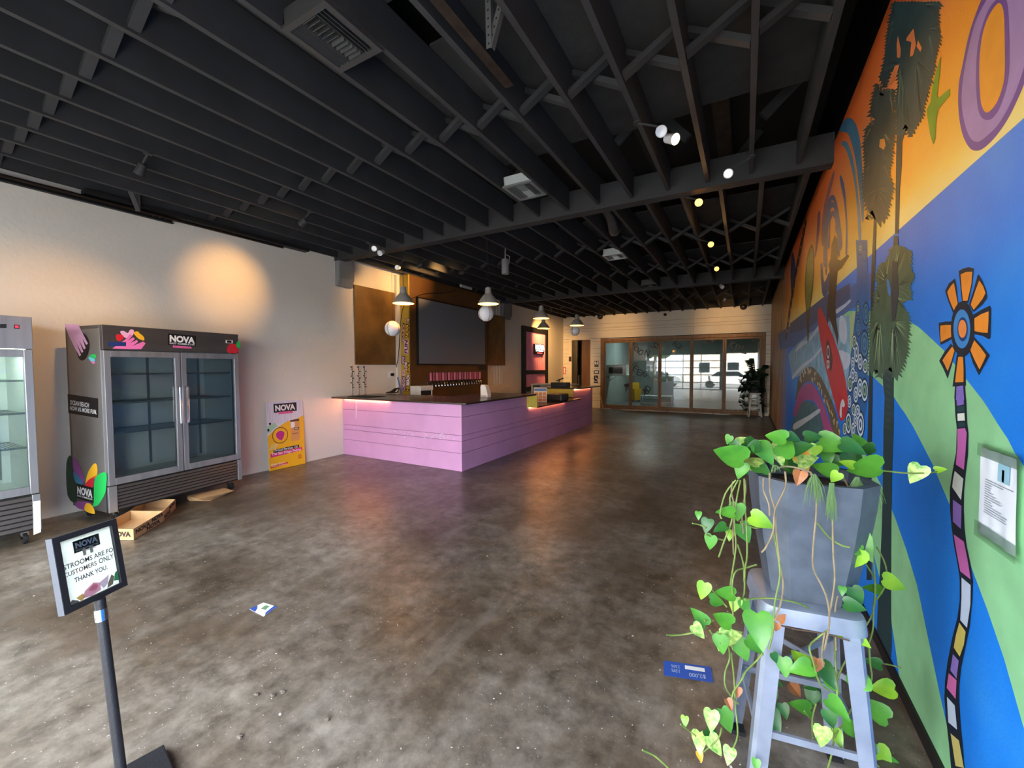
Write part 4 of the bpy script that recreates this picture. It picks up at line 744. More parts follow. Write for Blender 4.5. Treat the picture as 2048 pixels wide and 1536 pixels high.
def ell(cx, cy, rx, ry, n=28): return [(cx+rx*math.cos(2*math.pi*i/n), cy+ry*math.sin(2*math.pi*i/n)) for i in range(n)]
for nm, lay, c, e in (('flower_disc', 4, NAVY, (395, 810, 120, 285)), ('flower_ring', 5, (60, 136, 206), (388, 808, 86, 200)), ('flower_core_edge', 6, (28, 62, 120), (396, 812, 54, 124)), ('flower_core', 7, (236, 140, 70), (393, 807, 42, 92))): mur(nm, lay, c, ell(*e), k='A')
# flower stem with coloured blocks
stemL = mz('A', [(318, 1395), (308, 1536)]) + mz('B', [(618, 60), (625, 200), (636, 300), (630, 480), (605, 610), (582, 760), (582, 900), (595, 1050), (615, 1200), (640, 1330), (655, 1430)]) + mz('C', [(658, 100), (658, 250), (640, 380), (600, 540), (565, 720), (545, 870), (540, 1000), (552, 1150), (575, 1350), (592, 1536), (600, 1650)])
stemR = mz('A', [(420, 1390), (430, 1536)]) + mz('B', [(708, 60), (715, 250), (726, 330), (722, 500), (705, 640), (692, 780), (690, 920), (695, 1060), (712, 1200), (740, 1330), (762, 1480)]) + mz('C', [(760, 100), (755, 250), (735, 450), (700, 620), (670, 760), (655, 900), (655, 1030), (665, 1200), (685, 1400), (695, 1536), (705, 1650)])
mur('flower_stem', 3, NAVY, stemL + stemR[::-1])
SEG = [('A', (136, 116, 206), [(332, 1398), (400, 1388), (412, 1536), (326, 1536)]), ('B', (136, 112, 196), [(632, 0), (684, 0), (690, 110), (636, 122)]), ('B', (34, 70, 76), [(638, 128), (694, 122), (694, 165), (640, 172)]), ('B', (226, 232, 220), [(640, 182), (694, 176), (698, 234), (642, 238)]), ('B', (30, 66, 72), [(645, 252), (698, 248), (702, 282), (646, 284)]), ('B', (200, 106, 180), [(640, 300), (698, 292), (712, 330), (702, 480), (690, 612), (628, 572), (640, 440)]), ('B', (214, 222, 214), [(620, 622), (686, 682), (668, 845), (600, 745), (608, 680)]), ('B', (140, 110, 190), [(606, 842), (672, 890), (668, 1068), (606, 1010)]), ('B', (204, 106, 178), [(612, 1108), (690, 1165), (716, 1290), (742, 1455), (662, 1392), (630, 1220)]), ('C', (202, 216, 240), [(672, 72), (742, 132), (740, 280), (714, 460), (662, 400), (672, 230)]), ('C', (214, 196, 100), [(655, 420), (704, 490), (690, 590), (658, 680), (612, 610), (630, 510)]), ('C', (150, 124, 206), [(606, 660), (650, 712), (634, 850), (586, 785)]), ('C', (216, 112, 178), [(574, 808), (634, 862), (626, 1005), (558, 920)]), ('C', (200, 216, 236), [(560, 988), (620, 1056), (638, 1242), (570, 1185)]), ('C', (214, 200, 120), [(588, 1270), (652, 1325), (690, 1536), (626, 1520)])]
for k, c, p in SEG: mur('stem_block', 5, c, p, k=k)
# palms: trunks and fan fronds
TEAL, TEAL2, OLIVE, DOL = (50, 76, 80), (66, 96, 94), (78, 106, 78), (44, 66, 62)
def fan(c, R, a0, a1, n, rin=.72, asp=1.0, jit=.12):
    pts = []
    for i in range(n):
        a = math.radians(a0+(a1-a0)*i/(n-1)); b = math.radians(a0+(a1-a0)*(i+.5)/(n-1)); r = R*(1+random.uniform(-jit, jit))
        pts.append((c[0]+asp*r*math.cos(a), c[1]+r*math.sin(a)))
        if i < n-1: pts.append((c[0]+asp*R*rin*math.cos(b), c[1]+R*rin*math.sin(b)))
    return pts+[c]
def mfan(lay, col, c, R, a0, a1, n=15, **kw):
    if a1 < a0: a0, a1 = a1, a0
    k = kw.pop('k', 'G'); return mur('palm_frond', lay, col, fan(c, R, a0, a1, n, **kw), k=k, var=.3)
mur('palm_trunk', 4, (40, 56, 60), [(512, 880), (548, 880), (545, 1100), (532, 1250), (528, 1400), (522, 1560), (500, 1560), (505, 1300), (508, 1050)], k='G')
mur('palm_trunk', 4, DOL, [(540, -30), (570, -30), (580, 300), (572, 600), (522, 600), (522, 250)], k='H')
mur('palm_trunk', 4, (36, 62, 66), mz('D', [(330, 900), (450, 890), (447, 1100), (445, 1536)]) + mz('B', [(150, 300), (138, 600), (132, 1000), (130, 1536)]) + mz('C', [(130, 300), (135, 600), (125, 720)]) + mz('C', [(20, 520), (28, 300)]) + mz('B', [(45, 1400), (60, 1050), (68, 700), (72, 350)]) + mz('D', [(342, 1536), (355, 1200), (340, 1080)]))
for k in range(9): mur('trunk_marking', 5, (58, 84, 78), [(350+random.uniform(-4, 4), 920+k*70), (395, 935+k*70), (425, 965+k*70), (395, 960+k*70)], k='D')
mur('palm_trunk', 4, (34, 52, 58), mz('G', [(360, 1440), (378, 1440)]) + mz('H', [(408, 0), (400, 300), (392, 600), (385, 1000), (378, 1536)]) + [(1743, 1160), (1733, 1160)] + mz('H', [(345, 1536), (358, 1000), (366, 600), (376, 200), (386, 0)]))
def jag(pts, amp, step, k):
    """outline with spiky, downward-leaning frond edges, in photo pixels"""
    q = mz(k, pts); out = []; cx = sum(p[0] for p in q)/len(q); cy = sum(p[1] for p in q)/len(q)
    for a, b in zip(q, q[1:]+q[:1]):
        L = math.hypot(b[0]-a[0], b[1]-a[1]); n = max(1, int(L/step)); nx, ny = (b[1]-a[1])/max(L, 1e-6), -(b[0]-a[0])/max(L, 1e-6)
        if nx*((a[0]+b[0])/2-cx)+ny*((a[1]+b[1])/2-cy) < 0: nx, ny = -nx, -ny
        for i in range(n):
            t = i/n; out.append((a[0]+(b[0]-a[0])*t, a[1]+(b[1]-a[1])*t)); t += .55/n; r = amp*random.uniform(.4, 1.2)
            out.append((a[0]+(b[0]-a[0])*t+nx*r, a[1]+(b[1]-a[1])*t+ny*r+r*.6))
    return out
def palm(k, lay, col, outline, spine, streak_cols, amp=7.5, step=6.5, n=60):
    mur('palm_crown', lay, col, jag(outline, amp, step, k), var=.3)
    q = mz(k, outline); sp = mz(k, spine)
    for i in range(n):
        e = random.randrange(len(q)); t = random.random(); b = tuple(q[e][d]*(1-t)+q[(e+1) % len(q)][d]*t for d in (0, 1))
        s_ = min(sp, key=lambda p: (p[0]-b[0])**2*6+(p[1]-b[1])**2*(1 if p[1] < b[1] else 3)); dx, dy = b[0]-s_[0], b[1]-s_[1]; L = math.hypot(dx, dy)+1e-6; w_ = random.uniform(.5, 1.5)
        f0 = random.uniform(.12, .3); p0 = (s_[0]+dx*f0, s_[1]+dy*f0); p1 = (s_[0]+dx*.98, s_[1]+dy*.98)
        mur('frond_streak', lay+1+.02*(i % 20), streak_cols[i % len(streak_cols)], [(p0[0]-dy/L*w_, p0[1]+dx/L*w_), p1, (p0[0]+dy/L*w_, p0[1]-dx/L*w_)])
palm('G', 5, TEAL, [(492, 15), (455, 200), (440, 330), (430, 420), (400, 520), (440, 600), (470, 560), (490, 470), (520, 440), (525, 560), (505, 690), (515, 800), (510, 900), (560, 900), (570, 830), (600, 915), (640, 840), (670, 790), (690, 700), (720, 600), (745, 500), (760, 420), (780, 320), (800, 200), (780, 170), (790, 60), (800, 15)], [(600, -60), (590, 150), (580, 330), (640, 390), (720, 190), (540, 420), (500, 130), (690, 30)], [(70, 104, 100), (24, 38, 48), (92, 122, 114), (22, 36, 46)], n=95)
for p in ([(520, 240), (540, 330), (535, 385), (515, 385), (512, 300)], [(625, 190), (640, 300), (620, 370), (600, 380), (610, 280), (575, 270), (580, 250)], [(500, 440), (530, 430), (505, 520), (450, 590), (470, 520)], [(655, 270), (680, 320), (670, 345), (645, 310)]): mur('sky_gap', 7, (232, 138, 80), p, k='G')
palm('G', 5, (58, 76, 74), [(375, 555), (345, 700), (335, 780), (368, 800), (310, 850), (295, 960), (300, 1100), (288, 1300), (320, 1400), (300, 1460), (350, 1400), (380, 1480), (435, 1460), (455, 1390), (482, 1240), (460, 1180), (480, 1000), (500, 880), (488, 700), (497, 600), (440, 592), (412, 640)], [(400, 560), (460, 600), (345, 840), (420, 880), (340, 1090), (410, 1060), (380, 1260)], [(104, 116, 96), (34, 50, 54), (136, 130, 96), (40, 56, 60)], n=75)  # warm streak colours paint the bronze lamp glare into this crown
mur('sky_gap', 7, (240, 160, 70), [(400, 930), (430, 925), (438, 970), (425, 1000), (395, 980)], k='G')
palm('H', 5, (76, 102, 80), [(480, 160), (500, 130), (520, 60), (560, 40), (600, 50), (668, 90), (650, 200), (685, 260), (655, 330), (660, 440), (600, 470), (638, 540), (650, 640), (638, 800), (620, 870), (570, 985), (540, 1000), (520, 930), (470, 950), (430, 1000), (420, 950), (365, 955), (370, 760), (360, 660), (380, 560), (400, 480), (400, 400), (430, 330), (410, 260), (440, 180)], [(540, 300), (480, 300), (550, 420), (440, 430), (435, 570), (535, 590), (560, 330)], [(128, 160, 116), (38, 58, 56), (150, 178, 132), (44, 66, 58), (40, 52, 60)], n=115)
mur('sea_gap', 7, (64, 130, 196), [(487, 280), (505, 300), (520, 370), (512, 420), (495, 380)], k='H')
mur('palm_heart', 8, (52, 62, 72), [(530, 150), (565, 160), (575, 400), (548, 590), (524, 600), (520, 420)], k='H')
# bird
mur('green_bird', 4, (120, 162, 30), [(805, 372), (800, 480), (780, 640), (790, 655), (866, 590), (862, 640), (790, 730), (775, 800), (768, 930), (755, 965), (735, 900), (715, 770), (712, 730), (738, 680), (748, 590), (775, 480)], k='G', var=.3)
# swirling arches
def arch(lay, col, pts, k='F'): mur('painted_arch', lay, col, pts, k=k, sm=3)
arch(2, (66, 124, 158), [(290, 130), (330, 70), (370, 60), (410, 110), (440, 230), (455, 420), (468, 640), (465, 800), (452, 800), (430, 560), (405, 360), (370, 220), (340, 165), (300, 160)])
arch(2, (84, 140, 170), [(300, 250), (320, 225), (350, 245), (385, 350), (410, 500), (435, 720), (448, 940), (430, 960), (415, 700), (395, 520), (360, 360), (330, 280)])
arch(2, (58, 86, 140), [(290, 490), (302, 482), (325, 560), (340, 700), (348, 880), (345, 1050), (332, 1050), (335, 850), (322, 680), (300, 560)])
for (x0, x1, yt, yb, w_) in ((170, 305, 620, 1120, 22), (185, 290, 672, 1180, 14), (205, 275, 735, 1000, 12)):
    xm = (x0+x1)/2; arch(3, (54, 84, 136), [(x0, yb), (x0+8, (yt+yb)/2), (xm-30, yt+50), (xm, yt), (xm+30, yt+50), (x1-5, (yt+yb)/2), (x1, yb*.9), (x1-w_, yb*.9), (x1-w_-5, (yt+yb)/2), (xm+18, yt+80), (xm, yt+40), (xm-18, yt+80), (x0+w_+4, (yt+yb)/2), (x0+w_, yb)])
arch(3, (46, 78, 130), [(150, 1130), (165, 1140), (178, 1260), (215, 1180), (215, 1300), (185, 1362), (160, 1330)])
arch(2, (130, 70, 110), [(130, 760), (148, 750), (140, 900), (118, 1060), (108, 1060), (122, 900)])
arch(2, (140, 96, 120), [(175, 700), (240, 460), (250, 480), (205, 680), (180, 900), (165, 1000), (158, 900)])
mur('dark_lattice_band', 3, (46, 36, 40), [(235, -20), (245, 20), (200, 250), (165, 420), (135, 640), (110, 800), (100, 800), (125, 600), (160, 380), (190, 220)], k='I')
mur('lattice_light', 4, (210, 120, 80), *[[(c[0]-5, c[1]), (c[0], c[1]-14), (c[0]+5, c[1]), (c[0], c[1]+14)] for c in [(228-k*11.5, 40+k*70) for k in range(11)]], k='I')
mur('blue_feather', 3, (64, 72, 110), [(150, 215), (165, 260), (170, 380), (158, 500), (145, 520), (138, 400), (140, 280)], k='I', sm=3)
mur('green_board_edge', 4, (70, 66, 40), [(275, 165), (292, 200), (296, 320), (285, 480), (265, 620), (258, 800), (250, 800), (240, 600), (232, 440), (245, 260)], k='I', sm=3)
mur('green_board', 5, (126, 134, 52), [(275, 182), (286, 215), (288, 320), (276, 480), (260, 590), (245, 580), (240, 440), (252, 260)], k='I', sm=3, var=.4)
# sea, foam and surfer
mur('sea_shadow', 1, (70, 108, 168), [(1555, 668), (1600, 640), (1640, 612), (1700, 575), (1742, 545), (1742, 600), (1700, 620), (1660, 650), (1600, 690), (1560, 700)])
mur('sea_band', 2, (60, 84, 128), [(135, 690), (350, 520), (450, 470), (534, 420), (534, 520), (440, 590), (260, 720), (130, 760)], k='I')
mur('wave_field', 2, (132, 178, 206), [(120, 900), (180, 830), (260, 760), (350, 700), (480, 640), (534, 640), (534, 1100), (440, 1250), (300, 1000), (150, 1060)], k='I', var=.35)
for pts in ([(440, 600), (500, 560), (534, 530), (534, 550), (480, 600), (442, 625)], [(180, 850), (215, 810), (260, 795), (330, 690), (340, 710), (270, 800), (220, 840), (170, 880)], [(150, 1040), (220, 960), (280, 920), (340, 850), (345, 865), (280, 940), (200, 1010), (155, 1060)], [(470, 640), (500, 660), (515, 760), (500, 830), (470, 800), (460, 720)], [(460, 870), (500, 880), (534, 900), (534, 960), (500, 1000), (480, 940)]): mur('wave_foam', 3, (196, 206, 224), pts, k='I', sm=3)
mur('pale_hill', 2, (176, 198, 140), [(150, 640), (250, 520), (262, 520), (260, 760), (210, 850), (190, 760)], k='H')
mur('surfer_silhouette', 4, (52, 42, 40), [(122, 0), (130, 40), (125, 140), (150, 150), (205, 105), (212, 120), (160, 205), (130, 230), (120, 330), (112, 470), (120, 600), (135, 700), (128, 770), (112, 690), (90, 630), (62, 560), (55, 640), (48, 560), (62, 380), (72, 240), (62, 180), (80, 130), (100, 10)], k='H')
mur('surfer_hand', 5, (52, 42, 40), [(404, 250), (412, 160), (432, 100), (440, 130), (448, 140), (452, 180), (450, 260), (430, 270), (432, 180), (418, 260)], k='I')
mur('red_surfboard', 6, (196, 46, 56), [(325, 585), (345, 600), (380, 680), (430, 800), (470, 930), (505, 1080), (520, 1220), (505, 1310), (470, 1340), (440, 1250), (400, 1100), (365, 960), (340, 830), (322, 700), (318, 620)], k='I', sm=3)
mur('surfboard_patch', 7, (92, 40, 44), [(380, 800), (400, 830), (418, 930), (405, 1010), (385, 960), (372, 880)], k='I', sm=3)
mb = MB(); q_ = mz('I', [(398, 835), (398, 1000), (378, 835)]); put_text(mb, 'OB', tuple(wallpt(p, 8) for p in q_), .02); mb.build('surfboard_letters', paint((216, 206, 206)), wr)
mur('surfboard_tail', 7, (214, 214, 220), [(465, 1300), (470, 1230), (485, 1195), (500, 1230), (492, 1250), (480, 1250), (478, 1320)], k='I', sm=3)
# patterned curve and magenta tube
mur('striped_curve', 3, (104, 88, 68), [(180, 1120), (195, 1050), (240, 990), (290, 985), (340, 1050), (380, 1130), (420, 1230), (450, 1330), (472, 1460), (420, 1460), (400, 1330), (350, 1180), (300, 1090), (250, 1080), (210, 1110), (190, 1180), (170, 1200)], k='I', sm=3)
mur('curve_fleck', 4, (206, 186, 150), *[[(x-3, y-13), (x+3, y-9), (x+2, y+13), (x-3, y+9)] for x, y in [(205+i*16+random.uniform(-6, 6), (1060-60*math.sin(i/5.2*math.pi) if i < 6 else 1040+(i-6)*37)+random.uniform(-22, 22)) for i in range(17) for _ in (0, 1, 2)]], k='I')
mur('magenta_tube', 4, (176, 82, 138), [(155, 1300), (170, 1220), (195, 1140), (235, 1095), (280, 1090), (310, 1130), (345, 1200), (385, 1310), (430, 1460), (375, 1460), (350, 1360), (320, 1250), (290, 1210), (240, 1200), (200, 1240), (175, 1310)], k='I', sm=3)
mur('wave_tube', 3, (76, 116, 124), [(160, 1320), (190, 1240), (245, 1205), (300, 1230), (330, 1290), (370, 1460), (150, 1460)], k='I', sm=3, var=.35)
mur('wave_foam', 4, (190, 204, 210), [(160, 1360), (250, 1310), (325, 1260), (330, 1285), (250, 1345), (165, 1400)], k='I', sm=3)
# ringed bubbles
mur('bubble_column', 3, (42, 104, 166), mz('H', [(262, 0), (345, 0), (350, 300), (355, 600), (350, 900), (340, 1200), (300, 1450), (200, 1450), (180, 1340), (215, 900), (235, 760), (262, 500), (270, 200)]), sm=0)
BUB = [(295, 60, 20, 45), (325, 110, 18, 40), (336, 540, 22, 80), (278, 500, 14, 50), (280, 640, 18, 62), (325, 760, 28, 95), (250, 750, 16, 55), (266, 820, 18, 80), (293, 890, 18, 62), (330, 920, 18, 55), (240, 900, 14, 48), (240, 990, 20, 60), (220, 1050, 18, 62), (262, 1000, 14, 40), (292, 1080, 20, 72), (326, 1100, 24, 82), (262, 1130, 18, 62), (215, 1180, 14, 50), (245, 1240, 14, 46), (275, 1255, 18, 55), (258, 1320, 14, 50), (208, 1340, 20, 78), (296, 1350, 26, 92), (242, 1390, 16, 58), (180, 1380, 14, 46)]
for i, (x, y, rx, ry) in enumerate(BUB):
    light = (214, 228, 236) if i > 5 else (70, 132, 170)
    for lay, s, c in ((4, 1.15, (26, 52, 88)), (5, .95, light), (6, .72, (40, 84, 130)), (7, .5, (148, 184, 110) if i % 3 == 0 else light), (8, .25, (50, 100, 150))): mur('painted_bubble', lay+(i % 3)*.25, c, ell(x, y, rx*s, ry*s, 16), k='H')
# ================================================================ stool with planter and trailing plant by the mural
galv = M('weathered_grey_blue_steel', (146, 154, 170), .45, .35, var=.22, vscale=9)
SC, SR = (.20, 1.89, 0), math.radians(9)
def stool(loc, rz, lab, mat, H=.76):
    s = thing('metal_stool', lab, 'stool', loc, rz)
    h = .155; n = 6; pts = []
    for cx, cy, a0 in ((1, 1, 0), (-1, 1, 90), (-1, -1, 180), (1, -1, 270)):
        for k in range(n+1): a = math.radians(a0+90*k/n); pts.append((cx*(h-.05)+.05*math.cos(a), cy*(h-.05)+.05*math.sin(a)))
    m = len(pts); mb = MB()
    mb.add([(x, y, H) for x, y in pts]+[(x*.93, y*.93, H+.004) for x, y in pts]+[(x*1.03, y*1.03, H-.012) for x, y in pts]+[(x*1.06, y*1.06, H-.055) for x, y in pts], [tuple(range(m, 2*m))]+[(a+i, a+(i+1) % m, b+(i+1) % m, b+i) for a, b in ((m, 0), (0, 2*m), (2*m, 3*m)) for i in range(m)])
    mb.build('seat', mat, s, True, False)
    for sx in (1, -1):
        for sy in (1, -1):
            t, b = V((sx*.142, sy*.142, H-.02)), V((sx*.205, sy*.205, .015)); mb = MB(); vs = []
            for p, w in ((t, .062), (b, .05)):
                o = [(0, -w), (0, -.012), (-.012, 0), (-w, 0), (-w, -.004), (-.014, -.006), (-.006, -.014), (-.004, -w)]
                vs += [p+V((sx*x, sy*y, 0)) for x, y in o]
            mb.add(vs, [(i, (i+1) % 8, 8+(i+1) % 8, 8+i) for i in range(8)]+[tuple(range(8)), tuple(range(15, 7, -1))]); mb.build('leg', mat, s, False, False)
            MB().box((b.x-.028*sx-.026, b.y-.028*sy-.026, 0), (b.x-.028*sx+.026, b.y-.028*sy+.026, .018)).build('foot_pad', rubber, s, world=False)
    z = .30; e = .142+(.205-.142)*(H-.02-z)/(H-.035)-.012
    for a, b in (((-e, -e), (e, -e)), ((e, -e), (e, e)), ((e, e), (-e, e)), ((-e, e), (-e, -e))): MB().bar((*a, z), (*b, z), .012, .024).build('stretcher', mat, s, world=False)
    e2 = .142+(.205-.142)*.35-.015
    MB().bar((-e2, -e2, .52), (e2, e2, .52), .008, .02).bar((-e2, e2, .528), (e2, -e2, .528), .008, .02).build('cross_brace', mat, s, world=False)
    return s
st = stool(SC, SR, 'weathered grey metal stool under the large planter beside the mural', galv)
MB().tube([(-.12, -.157, .70), (-.05, -.158, .695), (.03, -.158, .70), (.10, -.158, .69)], .0025, 5).build('rust_streak', M('rust_stain', (92, 70, 54), .8), st, world=False)
def planter(name, loc, rz, lab, rt, rb, h, mat, soilmat):
    p = thing(name, lab, 'planter', loc, rz)
    def ring(r, z, c=.42):
        k = r*c; return [V(q) for q in ((r-k, -r, z), (r, -r+k, z), (r, r-k, z), (r-k, r, z), (-r+k, r, z), (-r, r-k, z), (-r, -r+k, z), (-r+k, -r, z))]
    prof = [(rb, 0), (rb+(rt-rb)*.30, h*.25), (rb+(rt-rb)*.62, h*.5), (rb+(rt-rb)*.88, h*.78), (rt, h), (rt-.022, h), (rt-.03, h-.06)]
    vs = []; [vs.extend(ring(r, z)) for r, z in prof]; fs = [(i*8+k, i*8+(k+1) % 8, (i+1)*8+(k+1) % 8, (i+1)*8+k) for i in range(len(prof)-1) for k in range(8)]
    MB().add(vs, fs+[tuple(range(7, -1, -1))]).build('pot', mat, p, False, False); MB().poly(ring(rt-.028, h-.045)).build('soil', soilmat, p, world=False); return p
zinc = M('dark_zinc_planter', (84, 92, 104), .6, .1, var=.22, vscale=16); soil = M('dry_soil', (58, 44, 34), .95, var=.4, vscale=40, bump=.8, bscale=90)
pl_ = planter('planter', (.215, 1.93, .765), SR, 'tall tapered grey zinc planter with trailing pothos on a stool', .185, .128, .445, zinc, soil)
# --- leaves
def leaf_mesh(mat, fold=.18, curl=.2, nm='leaf'):
    half = [(0, -.02, 0), (.16, -.10, .0), (.33, -.06, .02), (.42, .10, .03), (.40, .30, .02), (.29, .56, -.01), (.13, .84, -.08), (0, 1.02, -.14)]
    mid = [(0, y, 0) for y in (0, .12, .30, .56, .80)]
    vs = [(0, 0, 0), (0, .25, -.01), (0, .55, -.03), (0, .82, -.09), (0, 1.02, -.16)]
    def side(s):
        o = len(vs); vs.extend([(s*x, y, z+fold*x) for x, y, z in half[1:7]])
        q = [o+i for i in range(6)]
        f = [(0, q[0], q[1]), (0, q[1], q[2], 1), (1, q[2], q[3]), (1, q[3], q[4], 2), (2, q[4], q[5], 3), (3, q[5], 4)]
        return f if s > 0 else [t[::-1] for t in f]
    fs = side(1)+side(-1); mb = MB().add(vs, fs); me = mb.mesh(nm, mat, True); me.polygons.foreach_set('use_smooth', [True]*len(me.polygons)); return me
def leaf_mat(name, c, c2, vs=14, rough=.35):
    m = M(name, c, rough, var=.3, vscale=vs, col2=c2); b = m.node_tree.nodes['Principled BSDF']
    b.inputs['Subsurface Weight'].default_value = 0; b.inputs['Transmission Weight'].default_value = 0
    return m
LM = {'g': leaf_mesh(leaf_mat('pothos_green', (88, 152, 50), (58, 124, 40))), 'd': leaf_mesh(leaf_mat('pothos_deep_green', (50, 106, 42), (36, 84, 36))), 'y': leaf_mesh(leaf_mat('pothos_lime', (142, 186, 50), (104, 160, 40))), 'v': leaf_mesh(leaf_mat('pothos_variegated', (196, 212, 122), (80, 148, 50), 70)), 'Y': leaf_mesh(leaf_mat('pothos_yellow', (238, 180, 36), (214, 140, 30))), 'b': leaf_mesh(leaf_mat('pothos_dead_leaf', (176, 116, 70), (140, 84, 48)), .5)}
vine = M('vine_stem', (112, 134, 62), .6, var=.3, vscale=30); vine_b = M('woody_vine_stem', (138, 122, 92), .7, var=.3, vscale=30)
camp = V((0, 0, CAMH))
FRONT_D, KZ, LZ = 1.50, (1340, 840, 3.339), (1260, 1100, 3.413)
def put_leaf(plant, p, size_px, ang, kind, depth):
    c = pxd(p, depth); view = (camp-c).normalized(); up = V((0, 0, 1)); r = up.cross(view).normalized()*1; u = view.cross(r)
    r = -r if r.dot(V(RGT)) < 0 else r
    a = math.radians(ang); tip = (r*math.cos(a)-u*math.sin(a)); tilt = random.uniform(-.5, .25); tip = (tip+view*tilt).normalized()
    nrm = (view*1.0+up*.55+V((random.uniform(-.35, .35), random.uniform(-.35, .35), 0))); nrm = (nrm-tip*nrm.dot(tip)).normalized(); sx = tip.cross(nrm)
    L = size_px*depth/FPX*1.08; M4 = Matrix((( sx.x, tip.x, nrm.x), (sx.y, tip.y, nrm.y), (sx.z, tip.z, nrm.z)))
    o = bpy.data.objects.new('leaf', LM[kind]); C.objects.link(o); o.parent = plant; inv = MW[plant.name].inverted()
    base = c-tip*(L*.5); o.matrix_local = inv@(Matrix.Translation(base)@(M4.to_4x4())@Matrix.Diagonal((L, L, L, 1))); return base
po = thing('pothos_plant', 'trailing green pothos vine spilling from the zinc planter to the floor', 'plant', (.215, 1.93, 1.16))
KL = [(390, 135, 62, 110, 'g'), (385, 225, 195, 200, 'g'), (500, 140, 90, -30, 'v'), (540, 195, 110, 150, 'd'), (470, 340, 115, 110, 'g'), (535, 275, 115, 200, 'v'), (640, 230, 145, 50, 'g'), (620, 330, 115, 30, 'g'), (700, 110, 125, -170, 'g'), (780, 180, 135, -70, 'g'), (720, 230, 145, 60, 'v'), (870, 180, 140, -20, 'd'), (890, 270, 135, 60, 'Y'), (860, 390, 95, 100, 'b'), (960, 215, 90, 110, 'y'), (1020, 320, 125, 200, 'g'), (1110, 165, 175, 10, 'g'), (1230, 190, 135, 20, 'd'), (1155, 250, 165, -5, 'g'), (1100, 385, 80, 120, 'y'), (1280, 320, 195, 170, 'g'), (1180, 290, 80, 200, 'y'), (1385, 280, 70, -50, 'g'), (1640, 365, 125, 110, 'v'), (1810, 330, 55, -20, 'y'), (960, 110, 95, -10, 'd'), (1050, 260, 100, 80, 'g'), (600, 160, 90, 200, 'y'), (830, 120, 80, 20, 'd'), (440, 180, 70, 60, 'd'),
      (365, 615, 105, 180, 'g'), (450, 620, 115, 90, 'g'), (620, 680, 135, 20, 'y'), (190, 640, 50, 90, 'g'), (245, 710, 90, 100, 'd'), (330, 725, 85, 150, 'd'), (270, 820, 95, 100, 'g'), (400, 770, 70, 100, 'y'), (500, 760, 125, 60, 'g'), (220, 1145, 105, 100, 'y'), (360, 1155, 115, 180, 'g'), (320, 1210, 95, 0, 'g'), (430, 1235, 95, 100, 'y'), (505, 1250, 85, 60, 'g'), (190, 1310, 115, -135, 'g'), (345, 1325, 125, 200, 'g'), (195, 1415, 95, 40, 'v'), (340, 1490, 105, 100, 'v'), (425, 1440, 115, -40, 'v'), (600, 1415, 205, 80, 'g'),
      (1235, 930, 145, 110, 'y'), (1290, 850, 175, 60, 'g'), (1200, 840, 105, 200, 'g'), (1505, 1095, 125, 10, 'y'), (1345, 1125, 90, 180, 'g'), (1250, 1180, 115, 60, 'd'), (1240, 1245, 110, 0, 'd'), (1150, 1145, 55, 90, 'g'), (1215, 1425, 195, 20, 'y'), (1260, 1510, 85, 70, 'b'), (750, 1320, 60, -60, 'b'), (710, 1385, 55, 100, 'b')]
LL = [(700, 585, 125, -20, 'v'), (625, 650, 115, 80, 'g'), (770, 690, 135, 60, 'g'), (860, 660, 115, 30, 'g'), (1160, 740, 140, -140, 'y'), (1055, 805, 115, 80, 'g'), (1160, 810, 135, 150, 'g'), (990, 740, 65, 60, 'd'), (1275, 790, 85, 90, 'b'), (1350, 860, 145, 50, 'd'), (1290, 960, 135, 80, 'd'), (1555, 840, 155, -100, 'g'), (1540, 690, 85, 60, 'd'), (1650, 765, 90, 180, 'd'), (1715, 945, 135, 160, 'y'), (1650, 1075, 155, 200, 'g'), (1540, 1240, 125, 10, 'g'), (980, 890, 105, 10, 'd'), (940, 1020, 150, 80, 'd'), (1055, 1105, 85, 70, 'd'), (985, 1180, 135, 60, 'd'), (1155, 1065, 115, 180, 'g'), (1130, 960, 95, 40, 'b'), (1430, 1090, 135, 30, 'g'), (1310, 1280, 125, 90, 'v'), (1420, 1290, 95, 60, 'y'), (1370, 1160, 105, 70, 'd'), (1240, 1010, 110, 100, 'd'), (555, 1170, 115, 90, 'v'), (660, 1170, 135, 60, 'g'), (475, 1320, 115, 90, 'v'), (575, 1280, 105, 30, 'd'), (585, 1340, 115, 45, 'v'), (675, 1410, 95, 100, 'v'), (375, 1175, 60, 90, 'y'), (735, 975, 60, 90, 'b'), (680, 1060, 65, 60, 'b'), (480, 1415, 55, 70, 'Y'), (1730, 1440, 145, 60, 'y'), (1600, 1280, 65, 90, 'y'), (1630, 1370, 105, 100, 'd'), (860, 1470, 65, 90, 'g'), (1820, 1470, 85, 0, 'g'), (1390, 930, 90, 40, 'g'), (1220, 930, 70, 150, 'd')]
def depth_of(x, y):
    if y < 940: return random.uniform(1.50, 1.66)
    if x < 1500: return random.uniform(1.54, 1.60)
    if x > 1740 and y > 950: return random.uniform(1.62, 1.72)
    return random.uniform(1.40, 1.46)
LEAF = []
for lst, z in ((KL, KZ), (LL, LZ)):
    for x, y, s, a, k in lst:
        p = (z[0]+x/z[2], z[1]+y/z[2]); back = z is LZ and 880 < x < 1300 and y > 850
        LEAF.append((p, put_leaf(po, p, s/z[2], a, k, 1.85 if back else 1.47 if z is KZ and x > 1500 and y < 400 else depth_of(*p))))
for k in range(26):
    p = (1462+random.random()*285, 905+random.uniform(-28, 34)); LEAF.append((p, put_leaf(po, p, random.uniform(24, 42), random.uniform(0, 360), random.choice('gddgv'), random.uniform(1.55, 1.75))))
